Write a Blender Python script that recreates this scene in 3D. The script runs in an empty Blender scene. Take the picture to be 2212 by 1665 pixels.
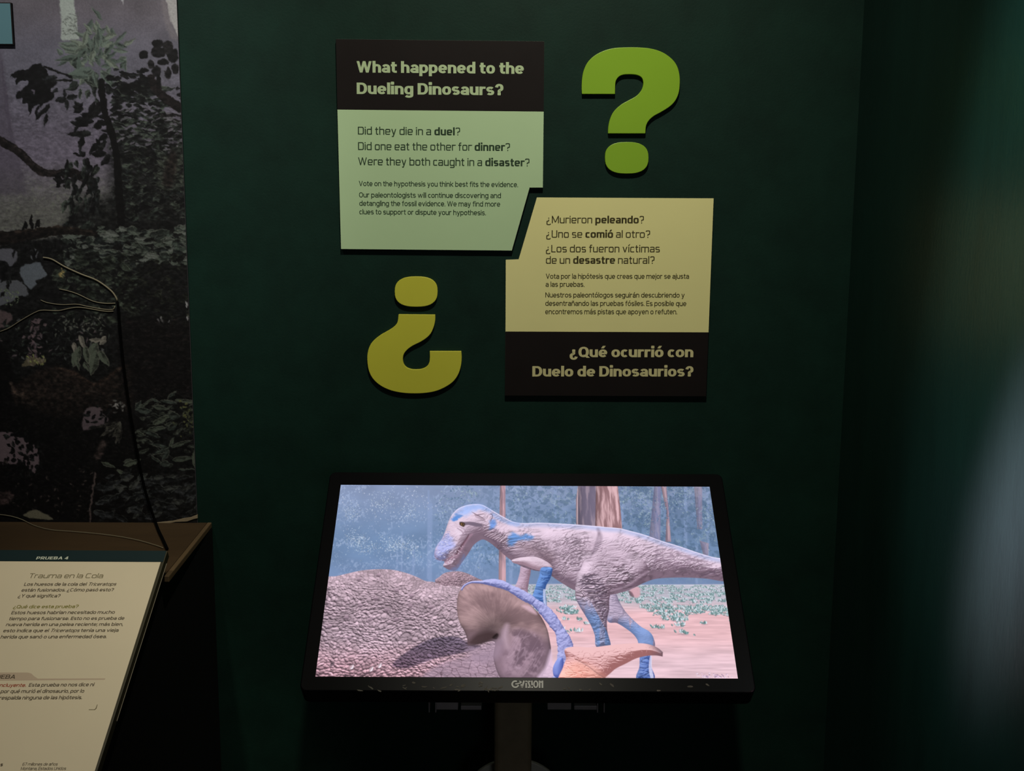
import bpy, bmesh, math, random
import numpy as np
from mathutils import Vector, Matrix

# ---------------------------------------------------------------- camera, world, lights, exposure
IMG_W, IMG_H = 2212, 1665
FOCAL, PITCH, YAW, ROLL = 2310.3, .151034, -.003655, .00609
EYE = np.array([0., -2.2, 1.55])

def cam_axes():
    cy, sy, cp, sp = math.cos(YAW), math.sin(YAW), math.cos(PITCH), math.sin(PITCH)
    f = np.array([-sy*cp, cy*cp, -sp]); r = np.array([cy, sy, 0.]); u = np.cross(r, f)
    cr, sr = math.cos(ROLL), math.sin(ROLL)
    return cr*r+sr*u, -sr*r+cr*u, f

RIGHT, UP, FWD = cam_axes()
scene = bpy.context.scene
COL = scene.collection
cam = bpy.data.cameras.new('camera'); cam.sensor_width = 36; cam.sensor_fit = 'HORIZONTAL'; cam.lens = FOCAL*36/IMG_W
cam.clip_start = .02
cam_ob = bpy.data.objects.new('camera', cam); COL.objects.link(cam_ob)
cam_ob.matrix_world = Matrix(((RIGHT[0], UP[0], -FWD[0], EYE[0]), (RIGHT[1], UP[1], -FWD[1], EYE[1]), (RIGHT[2], UP[2], -FWD[2], EYE[2]), (0, 0, 0, 1)))
scene.camera = cam_ob

scene.view_settings.view_transform = 'Standard'; scene.view_settings.look = 'None'
scene.view_settings.exposure = 0; scene.view_settings.gamma = 1; scene.view_settings.use_curve_mapping = False
world = bpy.data.worlds.new('world'); world.use_nodes = True; scene.world = world
world.node_tree.nodes['Background'].inputs[0].default_value = (.5, .6, .6, 1); world.node_tree.nodes['Background'].inputs[1].default_value = .004

def spot(name, loc, aim, watt, col, deg, blend, size):
    l = bpy.data.lights.new(name, 'SPOT'); l.energy = watt; l.color = col; l.spot_size = math.radians(deg); l.spot_blend = blend; l.shadow_soft_size = size
    o = bpy.data.objects.new(name, l); COL.objects.link(o); o.location = loc
    o.rotation_euler = (Vector(aim)-Vector(loc)).to_track_quat('-Z', 'Y').to_euler()
    return o

spot('track_spot_signs', (.05, -1.15, 3.15), (.06, 0, 1.45), 104, (1., .95, .80), 70, 1., .035)
spot('track_spot_mural', (-1.0, -1.2, 3.2), (-.92, 0, 1.9), 90, (1., .98, .93), 40, 1., .05)
spot('track_spot_reading_panel', (-.75, -1.75, 3.1), (-.80, -.55, .80), 74, (1., .91, .74), 22, .8, .04)
spot('added_side_wall_wash', (-.25, -1.3, 3.1), (.71, -.90, 1.46), 240, (.80, .98, 1.), 26, 1., .05)  # added wash with no known source, lifts the right wall's green
spot('added_pink_wall_glow', (-.05, -1.35, 2.25), (.71, -.85, 1.08), 1300, (1., .37, .57), 11, 1., .07)  # added pink spot, no real lamp: imitates the screen's glow on the wall
room = bpy.data.lights.new('room_glow_lamp', 'POINT'); room.energy = 18; room.color = (.9, .95, 1.); room.shadow_soft_size = .3
room_ob = bpy.data.objects.new('room_glow_lamp', room); COL.objects.link(room_ob); room_ob.location = (.5, -4.6, 1.75)

# ---------------------------------------------------------------- helpers
def ray(px):
    return RIGHT*(px[0]-IMG_W/2)+UP*(IMG_H/2-px[1])+FWD*FOCAL

class Plane:
    """a flat surface in the room: origin, two unit axes in it and its outward normal"""
    def __init__(s, o, ux, uy):
        s.o, s.x, s.y = np.array(o, float), np.array(ux, float), np.array(uy, float); s.n = np.cross(s.x, s.y)
    def uv(s, px, h=0.):
        d = ray(px); o = s.o+s.n*h; t = ((o-EYE)@s.n)/(d@s.n); p = EYE+d*t-o
        return np.array([p@s.x, p@s.y])
    def xyz(s, u, v, h=0.): return s.o+s.x*u+s.y*v+s.n*h

def at_depth(px, y):
    d = ray(px); return EYE+d*((y-EYE[1])/d[1])
def at_height(px, z):
    d = ray(px); return EYE+d*((z-EYE[2])/d[2])

WALL = Plane((0, 0, 0), (1, 0, 0), (0, 0, 1))
T_SCR = .69796
SCREEN = Plane(at_depth((683, 1462), -2.2+1.6667), (1, 0, 0), (0, math.cos(T_SCR), math.sin(T_SCR)))
T_RP = math.radians(30.8)
PANEL = Plane(at_depth((362, 1189), -2.2+1.85), (1, 0, 0), (0, math.cos(T_RP), math.sin(T_RP)))

def mesh_ob(name, verts, faces, mat, parent=None, bevel=0., seg=2, smooth=False, angle=35):
    me = bpy.data.meshes.new(name); me.from_pydata([tuple(map(float, v)) for v in verts], [], faces); me.validate(); me.update()
    o = bpy.data.objects.new(name, me); COL.objects.link(o)
    if mat: me.materials.append(mat)
    if parent: o.parent = parent; o.matrix_parent_inverse = parent.matrix_basis.inverted()
    if smooth: me.polygons.foreach_set('use_smooth', [True]*len(me.polygons))
    if bevel:
        b = o.modifiers.new('soft edges', 'BEVEL'); b.width = bevel; b.segments = seg; b.limit_method = 'ANGLE'; b.angle_limit = math.radians(angle)
    return o

def empty(name, loc, label, cat, group=None):
    o = bpy.data.objects.new(name, None); COL.objects.link(o); o.location = tuple(map(float, loc)); o.empty_display_size = .05
    return tag(o, label, cat, group)

def tag(o, label, cat, group=None):
    o['label'] = label; o['category'] = cat
    if group: o['group'] = group
    return o

def struct(o):
    o['kind'] = 'structure'; return o

class MB:
    """collects shapes for one mesh"""
    def __init__(s): s.v, s.f = [], []
    def add(s, v, f):
        k = len(s.v); s.v += [tuple(map(float, p)) for p in v]; s.f += [tuple(i+k for i in q) for q in f]; return s
    def box(s, lo, hi):
        (a, b, c), (d, e, g) = lo, hi
        return s.add([(a, b, c), (d, b, c), (d, e, c), (a, e, c), (a, b, g), (d, b, g), (d, e, g), (a, e, g)], [(3, 2, 1, 0), (4, 5, 6, 7), (0, 1, 5, 4), (1, 2, 6, 5), (2, 3, 7, 6), (3, 0, 4, 7)])
    def prism(s, pl, pts, h0, h1):
        n = len(pts); A = sum(pts[i-1][0]*pts[i][1]-pts[i][0]*pts[i-1][1] for i in range(n))
        if A < 0: pts = pts[::-1]
        return s.add([pl.xyz(u, v, h0) for u, v in pts]+[pl.xyz(u, v, h1) for u, v in pts],
                     [tuple(range(n))[::-1], tuple(range(n, 2*n))]+[(i, (i+1) % n, n+(i+1) % n, n+i) for i in range(n)])
    def tube(s, path, r, k=10, taper=1.):
        P = [np.array(p, float) for p in path]; n = len(P); up = np.array([.31, .17, .93]); rings = []
        for i in range(n):
            t = P[min(i+1, n-1)]-P[max(i-1, 0)]; t /= np.linalg.norm(t); a = np.cross(t, up); a /= np.linalg.norm(a); b = np.cross(t, a)
            rr = r*(1+(taper-1)*i/(n-1)); rings += [P[i]+rr*(a*math.cos(q)+b*math.sin(q)) for q in np.arange(k)*2*math.pi/k]
        f = [(i*k+j, i*k+(j+1) % k, (i+1)*k+(j+1) % k, (i+1)*k+j) for i in range(n-1) for j in range(k)]
        return s.add(rings, f+[tuple(range(k))[::-1], tuple(range((n-1)*k, n*k))])
    def build(s, name, mat, parent=None, **kw): return mesh_ob(name, s.v, s.f, mat, parent, **kw)

def material(name, col, rough=.5, spec=.5, metal=0., vary=0., vscale=8., bump=0., bscale=120., coat=0., stretch=(1, 1, 1)):
    m = bpy.data.materials.new(name); m.use_nodes = True; nt = m.node_tree; b = nt.nodes['Principled BSDF']
    b.inputs['Base Color'].default_value = (*col, 1); b.inputs['Roughness'].default_value = rough; b.inputs['Specular IOR Level'].default_value = spec
    b.inputs['Metallic'].default_value = metal; b.inputs['Coat Weight'].default_value = coat
    tc = nt.nodes.new('ShaderNodeTexCoord'); mp = nt.nodes.new('ShaderNodeMapping'); mp.inputs['Scale'].default_value = stretch; nt.links.new(tc.outputs['Object'], mp.inputs['Vector'])
    if vary:
        n = nt.nodes.new('ShaderNodeTexNoise'); n.inputs['Scale'].default_value = vscale; n.inputs['Detail'].default_value = 6; n.inputs['Roughness'].default_value = .65
        nt.links.new(mp.outputs[0], n.inputs['Vector'])
        r = nt.nodes.new('ShaderNodeMapRange'); r.inputs['From Min'].default_value = .3; r.inputs['From Max'].default_value = .7; r.inputs['To Min'].default_value = 1-vary; r.inputs['To Max'].default_value = 1+vary
        nt.links.new(n.outputs['Fac'], r.inputs['Value'])
        x = nt.nodes.new('ShaderNodeVectorMath'); x.operation = 'SCALE'; x.inputs[0].default_value = col; nt.links.new(r.outputs[0], x.inputs['Scale']); nt.links.new(x.outputs[0], b.inputs['Base Color'])
    if bump:
        n = nt.nodes.new('ShaderNodeTexNoise'); n.inputs['Scale'].default_value = bscale; n.inputs['Detail'].default_value = 4; nt.links.new(mp.outputs[0], n.inputs['Vector'])
        k = nt.nodes.new('ShaderNodeBump'); k.inputs['Strength'].default_value = bump; k.inputs['Distance'].default_value = .002; nt.links.new(n.outputs['Fac'], k.inputs['Height']); nt.links.new(k.outputs[0], b.inputs['Normal'])
    return m

def srgb(r, g, b, k=1.):
    return tuple(((c/255.)/12.92 if c/255. <= .04045 else ((c/255.+.055)/1.055)**2.4)*k for c in (r, g, b))

def picture_mesh(name, corner, img, mat, parent):
    """a printed or shown picture: a flat grid whose point colours are the picture; corner(s, t) gives its place"""
    H, W = img.shape[:2]; tl, tr, br, bl = corner
    s = np.linspace(0, 1, W)[None, :, None]; t = np.linspace(0, 1, H)[:, None, None]
    P = (tl*(1-s)+tr*s)*(1-t)+(bl*(1-s)+br*s)*t
    me = bpy.data.meshes.new(name); me.vertices.add(W*H); me.vertices.foreach_set('co', P.reshape(-1).astype(np.float32))
    i = (np.arange(H-1)[:, None]*W+np.arange(W-1)[None]).reshape(-1); q = np.stack([i, i+W, i+W+1, i+1], 1).astype(np.int32)
    me.loops.add(q.size); me.loops.foreach_set('vertex_index', q.reshape(-1)); me.polygons.add(len(q)); me.polygons.foreach_set('loop_start', np.arange(len(q), dtype=np.int32)*4)
    me.update(calc_edges=True)
    a = me.color_attributes.new('picture', 'FLOAT_COLOR', 'POINT'); a.data.foreach_set('color', np.concatenate([img, np.ones((H, W, 1))], -1).reshape(-1).astype(np.float32))
    me.materials.append(mat); o = bpy.data.objects.new(name, me); COL.objects.link(o); o.parent = parent; o.matrix_parent_inverse = parent.matrix_basis.inverted()
    return o
# ---------------------------------------------------------------- picture painter (for the printed mural and the picture shown on the display)
def homography(src, dst):
    A = []
    for (x, y), (u, v) in zip(src, dst):
        A.append([x, y, 1, 0, 0, 0, -u*x, -u*y]); A.append([0, 0, 0, x, y, 1, -v*x, -v*y])
    b = [c for p in dst for c in p]
    return np.append(np.linalg.solve(np.array(A, float), np.array(b, float)), 1).reshape(3, 3)

def spline(pts, closed=True, n=6):
    """Catmull-Rom curve through the points; a third value of 1 marks a sharp corner."""
    P = [np.array(p[:2], float) for p in pts]; C = [len(p) > 2 and p[2] for p in pts]
    N = len(P); out = []
    for i in range(N if closed else N-1):
        p1, p2 = P[i], P[(i+1) % N]
        p0 = P[i-1] if (closed or i > 0) else p1
        p3 = P[(i+2) % N] if (closed or i+2 < N) else p2
        if C[i]: p0 = p1
        if C[(i+1) % N]: p3 = p2
        for k in range(n):
            t = k/n
            out.append(0.5*((2*p1)+(-p0+p2)*t+(2*p0-5*p1+4*p2-p3)*t*t+(-p0+3*p1-3*p2+p3)*t**3))
    if not closed: out.append(P[-1])
    return np.array(out)

def _hash(ix, iy, s):
    h = (ix.astype(np.int64)*374761393 + iy.astype(np.int64)*668265263 + s*974711) & 0x7fffffff
    h = ((h ^ (h >> 13))*1274126177) & 0x7fffffff
    return ((h ^ (h >> 16)) & 0xffff)/65535.0

def noise(x, y, s=0):
    ix, iy = np.floor(x), np.floor(y); fx, fy = x-ix, y-iy
    fx = fx*fx*(3-2*fx); fy = fy*fy*(3-2*fy)
    a, b = _hash(ix, iy, s), _hash(ix+1, iy, s); c, d = _hash(ix, iy+1, s), _hash(ix+1, iy+1, s)
    return (a+(b-a)*fx)*(1-fy)+(c+(d-c)*fx)*fy

def fbm(x, y, s=0, o=4):
    t, a, n = 0, .5, 0
    for k in range(o):
        t = t+a*noise(x*2**k, y*2**k, s+k*17); n += a; a *= .5
    return t/n

def cells(x, y, s=0, jit=.9):
    ix, iy = np.floor(x), np.floor(y)
    f1 = np.full(x.shape, 9.); f2 = f1.copy(); idd = f1*0
    for dx in (-1, 0, 1):
        for dy in (-1, 0, 1):
            cx, cy = ix+dx, iy+dy
            px = cx+.5+jit*(_hash(cx, cy, s)-.5); py = cy+.5+jit*(_hash(cx, cy, s+5)-.5)
            d = np.hypot(x-px, y-py); m = d < f1
            f2 = np.where(m, f1, np.minimum(f2, d)); f1 = np.where(m, d, f1); idd = np.where(m, _hash(cx, cy, s+9), idd)
    return f1, f2, idd

def sstep(a, b, x):
    t = np.clip((x-a)/(b-a), 0, 1); return t*t*(3-2*t)

class Canvas:
    def __init__(s, W, H, hm):
        s.W, s.H, s.hm = W, H, hm
        s.img = np.zeros((H, W, 3)); s.Y, s.X = np.mgrid[0:H, 0:W].astype(float)
    def tr(s, pts):
        p = np.array([[q[0], q[1], 1.] for q in pts]) @ s.hm.T
        return p[:, :2]/p[:, 2:]
    def box(s, q, pad):
        x0, y0 = np.floor(q.min(0)-pad).astype(int); x1, y1 = np.ceil(q.max(0)+pad).astype(int)+1
        x0, y0 = max(x0, 0), max(y0, 0); x1, y1 = min(x1, s.W), min(y1, s.H)
        return (slice(y0, y1), slice(x0, x1)) if x1 > x0 and y1 > y0 else None
    def sdf(s, pts, smooth=True, n=6, pad=3):
        """signed distance, positive inside; returns (window, distance)"""
        q = s.tr(spline(pts, True, n) if smooth else pts)
        w = s.box(q, pad)
        if w is None: return None, None
        X, Y = s.X[w], s.Y[w]; d = np.full(X.shape, 1e9); ins = np.zeros(X.shape, bool)
        for i in range(len(q)):
            a, b = q[i-1], q[i]; e = b-a; L = e@e
            if L < 1e-9: continue
            t = np.clip(((X-a[0])*e[0]+(Y-a[1])*e[1])/L, 0, 1)
            d = np.minimum(d, (X-a[0]-t*e[0])**2+(Y-a[1]-t*e[1])**2)
            if a[1] != b[1]:
                c = ((a[1] > Y) != (b[1] > Y)) & (X < (b[0]-a[0])*(Y-a[1])/(b[1]-a[1])+a[0]); ins ^= c
        d = np.sqrt(d); return w, np.where(ins, d, -d)
    def line(s, pts, n=6, pad=12, smooth=True):
        """distance to an open curve and the position along it (0..1)"""
        q = s.tr(spline(pts, False, n) if smooth else pts); w = s.box(q, pad)
        if w is None: return None, None, None
        X, Y = s.X[w], s.Y[w]; d = np.full(X.shape, 1e9); u = np.zeros(X.shape)
        for i in range(1, len(q)):
            a, b = q[i-1], q[i]; e = b-a; L = max(e@e, 1e-9)
            t = np.clip(((X-a[0])*e[0]+(Y-a[1])*e[1])/L, 0, 1)
            k = (X-a[0]-t*e[0])**2+(Y-a[1]-t*e[1])**2; m = k < d
            d = np.where(m, k, d); u = np.where(m, (i-1+t)/(len(q)-1), u)
        return w, np.sqrt(d), u
    def put(s, w, a, col):
        if w is None: return
        a = np.clip(a, 0, 1)[..., None]; c = np.asarray(col, float)
        if c.ndim == 1: c = c/255.
        s.img[w] = s.img[w]*(1-a)+c*a
    def fill(s, pts, col, soft=1., alpha=1., smooth=True, n=6):
        w, d = s.sdf(pts, smooth, n, pad=3+soft)
        if w is not None: s.put(w, alpha*np.clip(.5+d/soft, 0, 1), col)
    def stroke(s, pts, width, col, alpha=1., taper=None, soft=1.):
        w, d, u = s.line(pts, pad=width+3)
        if w is None: return
        r = width/2*(1 if taper is None else (1-u)+u*taper)
        s.put(w, alpha*np.clip(.5+(r-d)/soft, 0, 1), col)
    def leaf(s, x, y, L, wd, ang, col, rim=None, alpha=1., rib=.0):
        """one pointed leaf from (x, y) in the direction ang"""
        p = s.tr([(x, y), (x+L*math.cos(ang), y+L*math.sin(ang))]); a, b = p; e = b-a; l = np.hypot(*e)
        if l < .5: return
        sc = l/max(L, 1e-6); h = wd*sc/2
        w = s.box(p, h+2)
        if w is None: return
        u = ((s.X[w]-a[0])*e[0]+(s.Y[w]-a[1])*e[1])/(l*l); v = ((s.Y[w]-a[1])*e[0]-(s.X[w]-a[0])*e[1])/l
        uu = np.clip(u, 0, 1); prof = h*np.sin(np.pi*uu**.8)**.9
        d = prof-np.abs(v); m = np.clip(d+.5, 0, 1)*((u > 0) & (u < 1))
        c = np.broadcast_to(np.array(col, float)/255., u.shape+(3,)).copy()
        c *= (1+.16*np.sign(v))[..., None]
        if rim is not None:
            k = np.clip(1-d/1.3, 0, 1)[..., None]*(v < 0)[..., None]; c = c*(1-k)+np.array(rim, float)/255.*k
        if rib: c = np.where((np.abs(v) < .5)[..., None], c*(1+rib), c)
        s.put(w, alpha*m, np.clip(c, 0, 1))

def mixc(a, b, t):
    a = np.asarray(a, float)/255. if np.ndim(a) == 1 else a; b = np.asarray(b, float)/255. if np.ndim(b) == 1 else b
    t = np.asarray(t)[..., None]; return a*(1-t)+b*t

def lit(d, R, L, bump=None, k=1.):
    """lambert shade of a rounded form swelling from its outline"""
    t = np.clip(d/R, 0, 1); z = k*R*np.sqrt(np.clip(1-(1-t)**2, 0, 1))
    if bump is not None: z = z+bump
    gy, gx = np.gradient(z); n = np.sqrt(gx*gx+gy*gy+1)
    return (-gx*L[0]-gy*L[1]+L[2])/n

def lin(img):
    return np.where(img <= .04045, img/12.92, ((np.clip(img, 0, 1)+.055)/1.055)**2.4)

def c6(*p): return [(x/3.33+680, y/3.33+1000)+tuple(r) for x, y, *r in p]
def c7(*p): return [(x/3.265+1140, y/3.265+1000)+tuple(r) for x, y, *r in p]
def z2(*p): return [(x/6.404+920, y/6.404+1070)+tuple(r) for x, y, *r in p]

SCREEN_QUAD = [(735, 1047), (1535, 1052), (1591, 1465), (683, 1462)]

def paint_display(W=800, H=450):
    rng = random.Random(5)
    c = Canvas(W, H, homography(SCREEN_QUAD, [(0, 0), (W-1, 0), (W-1, H-1), (0, H-1)]))
    X, Y = c.X, c.Y; Lt = np.array([-.30, -.80, .52]); full = (slice(0, H), slice(0, W))
    def pxp(x, y):   # photo point of each canvas spot is never needed; only authored points are mapped
        return c.tr([(x, y)])[0]
    # misty blue forest
    g = Y/H
    img = mixc((134, 152, 178), (112, 140, 170), sstep(0, .35, g)); img = mixc(img, np.broadcast_to(np.array((120, 144, 176))/255., img.shape), sstep(.35, .6, g))
    c.img[:] = img
    f = fbm(X/60, Y/45, 3, 4); c.img *= (.90+.2*f)[..., None]
    dk = sstep(.25, .9, X/W)*sstep(.55, .15, g); c.img = mixc(c.img, np.broadcast_to(np.array((84, 108, 134))/255., c.img.shape), .45*dk*sstep(.4, .6, fbm(X/40, Y/30, 9)))
    # pale trunks far off
    for x, y0, y1, w in ((930, 1090, 1260, 7), (925, 1060, 1250, 4), (975, 1200, 1265, 6), (868, 1150, 1240, 3), (893, 1190, 1255, 5), (858, 1195, 1240, 3), (1104, 1210, 1262, 7), (1036, 1190, 1240, 2),
                          (1345, 1060, 1130, 6), (1482, 1060, 1190, 7), (1530, 1060, 1200, 5), (1505, 1180, 1260, 5), (1200, 1060, 1120, 5)):
        c.stroke([(x+1, y0), (x, y1)], w, (142, 164, 196), .55, soft=3)
    # soft hanging foliage
    wx = fbm(X/14, Y/14, 15, 2)*9
    n1 = fbm((X+wx)/3.0, (Y-wx)/5.0, 16, 4); dens = sstep(.42, .62, fbm(X/42, Y/30, 17, 3))*sstep(.60, .40, g)
    leafy = sstep(.50, .66, n1)*dens
    tone = mixc((172, 192, 216), (146, 168, 172), sstep(.42, .62, X/W)); c.img = c.img*(1-.48*leafy[..., None])+tone*(.48*leafy[..., None])
    shade = sstep(.52, .36, fbm((X-wx)/6.5, (Y+wx)/7.5, 18, 4))*sstep(.28, .5, X/W)*sstep(.56, .34, g); c.img = mixc(c.img, np.broadcast_to(np.array((70, 96, 116))/255., c.img.shape), .42*shade)
    # foliage flecks
    def flecks(n, x0, x1, y0, y1, col, a, cl=None, sz=(2.0, 4.6), gs=False):
        for _ in range(n):
            x, y = (rng.uniform(x0, x1), rng.uniform(y0, y1)) if not gs else (rng.gauss((x0+x1)/2, (x1-x0)/4), rng.gauss((y0+y1)/2, (y1-y0)/4))
            if cl is not None and noise(np.array(x/26.), np.array(y/20.), cl) < .5: continue
            t = rng.uniform(.55, 1.05)
            c.leaf(x, y, rng.uniform(*sz), rng.uniform(1.3, 2.4), rng.uniform(.6, 2.4), [min(255, v*t+30) for v in col], alpha=a*rng.uniform(.3, .9))
    flecks(420, 738, 960, 1050, 1160, (196, 214, 240), .55, 2)
    flecks(260, 738, 935, 1050, 1120, (205, 222, 246), .6, 4)
    for x0, x1, y0, y1, nn in ((742, 790, 1150, 1182, 190), (770, 812, 1165, 1198, 130), (824, 872, 1160, 1192, 200), (856, 892, 1168, 1190, 110), (880, 908, 1178, 1206, 60), (742, 770, 1085, 1125, 110), (800, 850, 1062, 1100, 120), (870, 900, 1085, 1125, 80)):
        flecks(nn, x0-8, x1+8, y0-6, y1+6, (190, 214, 228), .6, gs=True)
    flecks(260, 715, 930, 1190, 1225, (176, 200, 226), .35, 6)
    for cx, cy, rx, ry, nn in ((985, 1075, 38, 30, 240), (1020, 1060, 32, 22, 160), (1108, 1090, 28, 42, 240), (1170, 1070, 60, 30, 220), (1060, 1200, 38, 32, 130), (960, 1115, 20, 40, 120),
                           (1370, 1085, 40, 45, 300), (1445, 1075, 45, 40, 320), (1500, 1100, 40, 60, 320), (1395, 1130, 40, 26, 160), (1525, 1150, 30, 40, 160), (1215, 1095, 30, 40, 140)):
        for _ in range(nn//3):
            dx, dy = rng.gauss(0, .5), rng.gauss(0, .5)
            t = rng.random(); k = noise(np.array((cx+rx*dx)/13.), np.array((cy+ry*dy)/9.), 14)
            col = (70+44*t, 98+44*t, 124+34*t) if k < .55 or t > .72 else (148+30*t, 168+34*t, 170+30*t)
            c.leaf(cx+rx*dx, cy+ry*dy, rng.uniform(3, 7), rng.uniform(2, 4.4), rng.uniform(.2, 2.9), col, alpha=rng.uniform(.2, .5))
    # reddish trunks
    def trunk(pts, base, lightc, frq, seed, a=1.):
        w, d = c.sdf(pts, False)
        u = X[w]; v = Y[w]
        n = fbm(u/frq+fbm(u/30, v/30, seed)*1.3, v/55., seed, 4)
        n = sstep(.35, .65, n)
        q = .5+.5*lit(d, 18, np.array([.55, -.1, .83]))
        c.put(w, a*np.clip(.5+d, 0, 1), mixc(base, lightc, n)*(.62+.42*q)[..., None])
    trunk(c7((900, 160), (945, 160), (940, 560), (860, 540)), (128, 126, 156), (150, 142, 162), 5, 31, .75)
    trunk(c7((1180, 160), (1238, 160), (1235, 470), (1200, 470)), (140, 128, 150), (172, 152, 160), 5, 32, .6)
    trunk(c7((1215, 550), (1280, 570), (1275, 660), (1240, 650)), (150, 134, 152), (180, 158, 164), 5, 33, .7)
    trunk(c7((945, 160), (985, 160), (1000, 340), (1015, 560), (975, 560), (985, 350)), (150, 128, 142), (188, 158, 160), 4, 34, .9)
    trunk(c6((1337, 150), (1375, 150), (1378, 880), (1325, 880), (1330, 500)), (164, 136, 142), (204, 166, 168), 4, 35)
    trunk(c7((345, 260), (362, 150), (365, 480), (346, 460)), (170, 150, 158), (196, 172, 172), 5, 36)
    trunk(c7((362, 150), (500, 150), (500, 480), (358, 480)), (112, 104, 120), (150, 136, 146), 5, 37)
    trunk(c7((488, 150), (640, 150), (660, 330), (672, 480), (480, 480)), (146, 112, 112), (214, 178, 176), 5, 38)
    for cx, cy in ((1375, 1060), (1400, 1110), (1440, 1100), (1470, 1070), (1530, 1120)):
        for _ in range(60):
            c.leaf(cx+rng.gauss(0, 14), cy+rng.gauss(0, 18), rng.uniform(3, 7), 2.5, rng.uniform(0, 3.1), rng.choice([(96, 124, 150), (150, 172, 178), (76, 104, 134)]), alpha=.5)
    # sand ground
    w, d = c.sdf(c7((-200, 905), (-200, 862), (300, 855), (700, 862), (1450, 858), (1520, 1600), (-200, 1600)), False)
    v = Y[w]; t = sstep(v.min(), v.max(), v)
    rip = fbm(X[w]/46, Y[w]/3.2, 51, 3)
    s = mixc((196, 198, 204), (244, 200, 198), sstep(0.02, .3, t)); s = mixc(s, np.broadcast_to(np.array((238, 206, 208))/255., s.shape), sstep(.55, 1, t))
    s = s*(.86+.19*rip)[..., None]*(.93+.14*fbm(X[w]/60, Y[w]/14, 52))[..., None]
    c.put(w, np.clip(.5+d/2, 0, 1), np.clip(s, 0, 1))
    # tufts of plants, nearer ones larger
    tufts = []
    for _ in range(1000):
        y = 868+250*rng.random()**1.25; x = rng.uniform(-60, 1460)
        if y > 985 and noise(np.array(x/150.), np.array(y/55.), 77) < (.28+(y-985)/300.): continue
        tufts.append((y, x))
    tufts += [(1160, 890), (1165, 940), (1205, 1110), (1200, 1085), (1135, 1245), (1185, 275), (1175, 230), (1110, 370), (1135, 420), (1190, 360), (1105, 265), (1150, 1060), (1140, 1090)]
    for y, x in sorted(tufts):
        k = .45+(y-870)/330.
        (px, py), = c7((x, y))
        for _ in range(9):
            a = -math.pi/2+rng.gauss(0, .75); t = rng.random()
            col = (92+60*t, 128+56*t, 126+46*t) if t < .5 else (176+70*(t-.5), 198+66*(t-.5), 194+76*(t-.5))
            c.leaf(px+rng.gauss(0, 4*k), py+rng.uniform(0, 2), rng.uniform(4, 7.5)*k, 3.0*k, a, col, alpha=.8)
        c.leaf(px-7*k, py+2*k, 14*k, 2.4*k, 0, (150, 128, 134), alpha=.35)
    skin, sh, blue = (236, 216, 226), (104, 84, 96), (118, 160, 216)
    def hide(pts, R=26, base=skin, dark=sh, wr=1., fade=None, seed=1, amb=.30, ks=.9, dirx=0., tint=None):
        w, d = c.sdf(pts)
        if w is None: return
        x, y = X[w], Y[w]
        wx = fbm(x/26, y/26, seed+3, 3)*3.2
        a = math.radians(dirx); u = x*math.cos(a)+y*math.sin(a); v = -x*math.sin(a)+y*math.cos(a)
        r1 = 1-np.abs(2*noise(u/15+wx, v/4.2+wx, seed)-1); r2 = 1-np.abs(2*noise(u/7+wx*1.7, v/2.9+wx, seed+8)-1)
        reg = sstep(.32, .55, fbm(x/46, y/36, seed+21, 3))
        b = -(1.5*r1**3+1.3*r2**3)*wr*(.25+.75*reg)+.35*fbm(x/2.2, y/2.2, seed+5, 2)
        q = np.clip(lit(d, R, Lt, b, ks), 0, 1); q = amb+(1-amb)*q
        col = mixc(dark, base, sstep(.16, .96, q))
        col = col*(1-.22*wr*(r1**4)*reg)[..., None]*(.94+.12*fbm(x/18, y/14, seed+31))[..., None]
        if tint is not None: col = tint(x, y, d, col, w)
        m = np.clip(.5+d, 0, 1)
        if fade is not None: m = m*fade(x, y)
        c.put(w, m, np.clip(col, 0, 1))
        return w, d
    def bluish(pts, a=.8, soft=10, col=(92, 142, 208), smooth=True):
        w, d = c.sdf(pts, smooth, pad=soft)
        if w is None: return
        m = sstep(-soft*.5, soft*.5, d+3*(fbm(X[w]/7, Y[w]/5, 61)-.5)*3)*a
        c.img[w] = c.img[w]*(1-m[..., None])+np.clip(np.array(col)/255.*(.42+.72*c.img[w].mean(-1, keepdims=True)), 0, 1)*m[..., None]
    # the standing hunter: far arm, far leg
    hide(c6((1490, 740), (1555, 760), (1545, 850), (1535, 920), (1540, 960), (1500, 930), (1490, 965), (1440, 915), (1462, 850), (1478, 790)), 12, (206, 182, 196), (140, 112, 124), .4, seed=3)
    def legtint(x, y, d, col, w):
        k = sstep(0, 1, np.clip((y-c.tr(c7((600, 1060)))[0][1])/38, 0, 1))*(fbm(x/9, y/30, 71) > .40)
        g = col.mean(-1, keepdims=True); return col*(1-.75*k[..., None])+np.array(blue)/255.*(.5+.65*g)*.75*k[..., None]
    hide(c7((560, 905), (620, 920), (650, 985), (690, 1050), (745, 1110), (800, 1158), (855, 1190), (885, 1235), (890, 1300), (795, 1300), (770, 1245), (738, 1205), (690, 1168), (630, 1132), (560, 1108)), 15, (214, 198, 214), (112, 104, 124), .5, seed=4, tint=legtint)
    hide(c7((795, 1350), (862, 1350), (866, 1430), (888, 1520), (765, 1520), (784, 1440)), 10, (130, 158, 214), (54, 78, 142), 1.2, seed=6)
    c.fill(c7((862, 1350), (850, 1440), (862, 1515), (884, 1515), (872, 1440), (872, 1350)), (224, 224, 240), alpha=.8)
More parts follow.
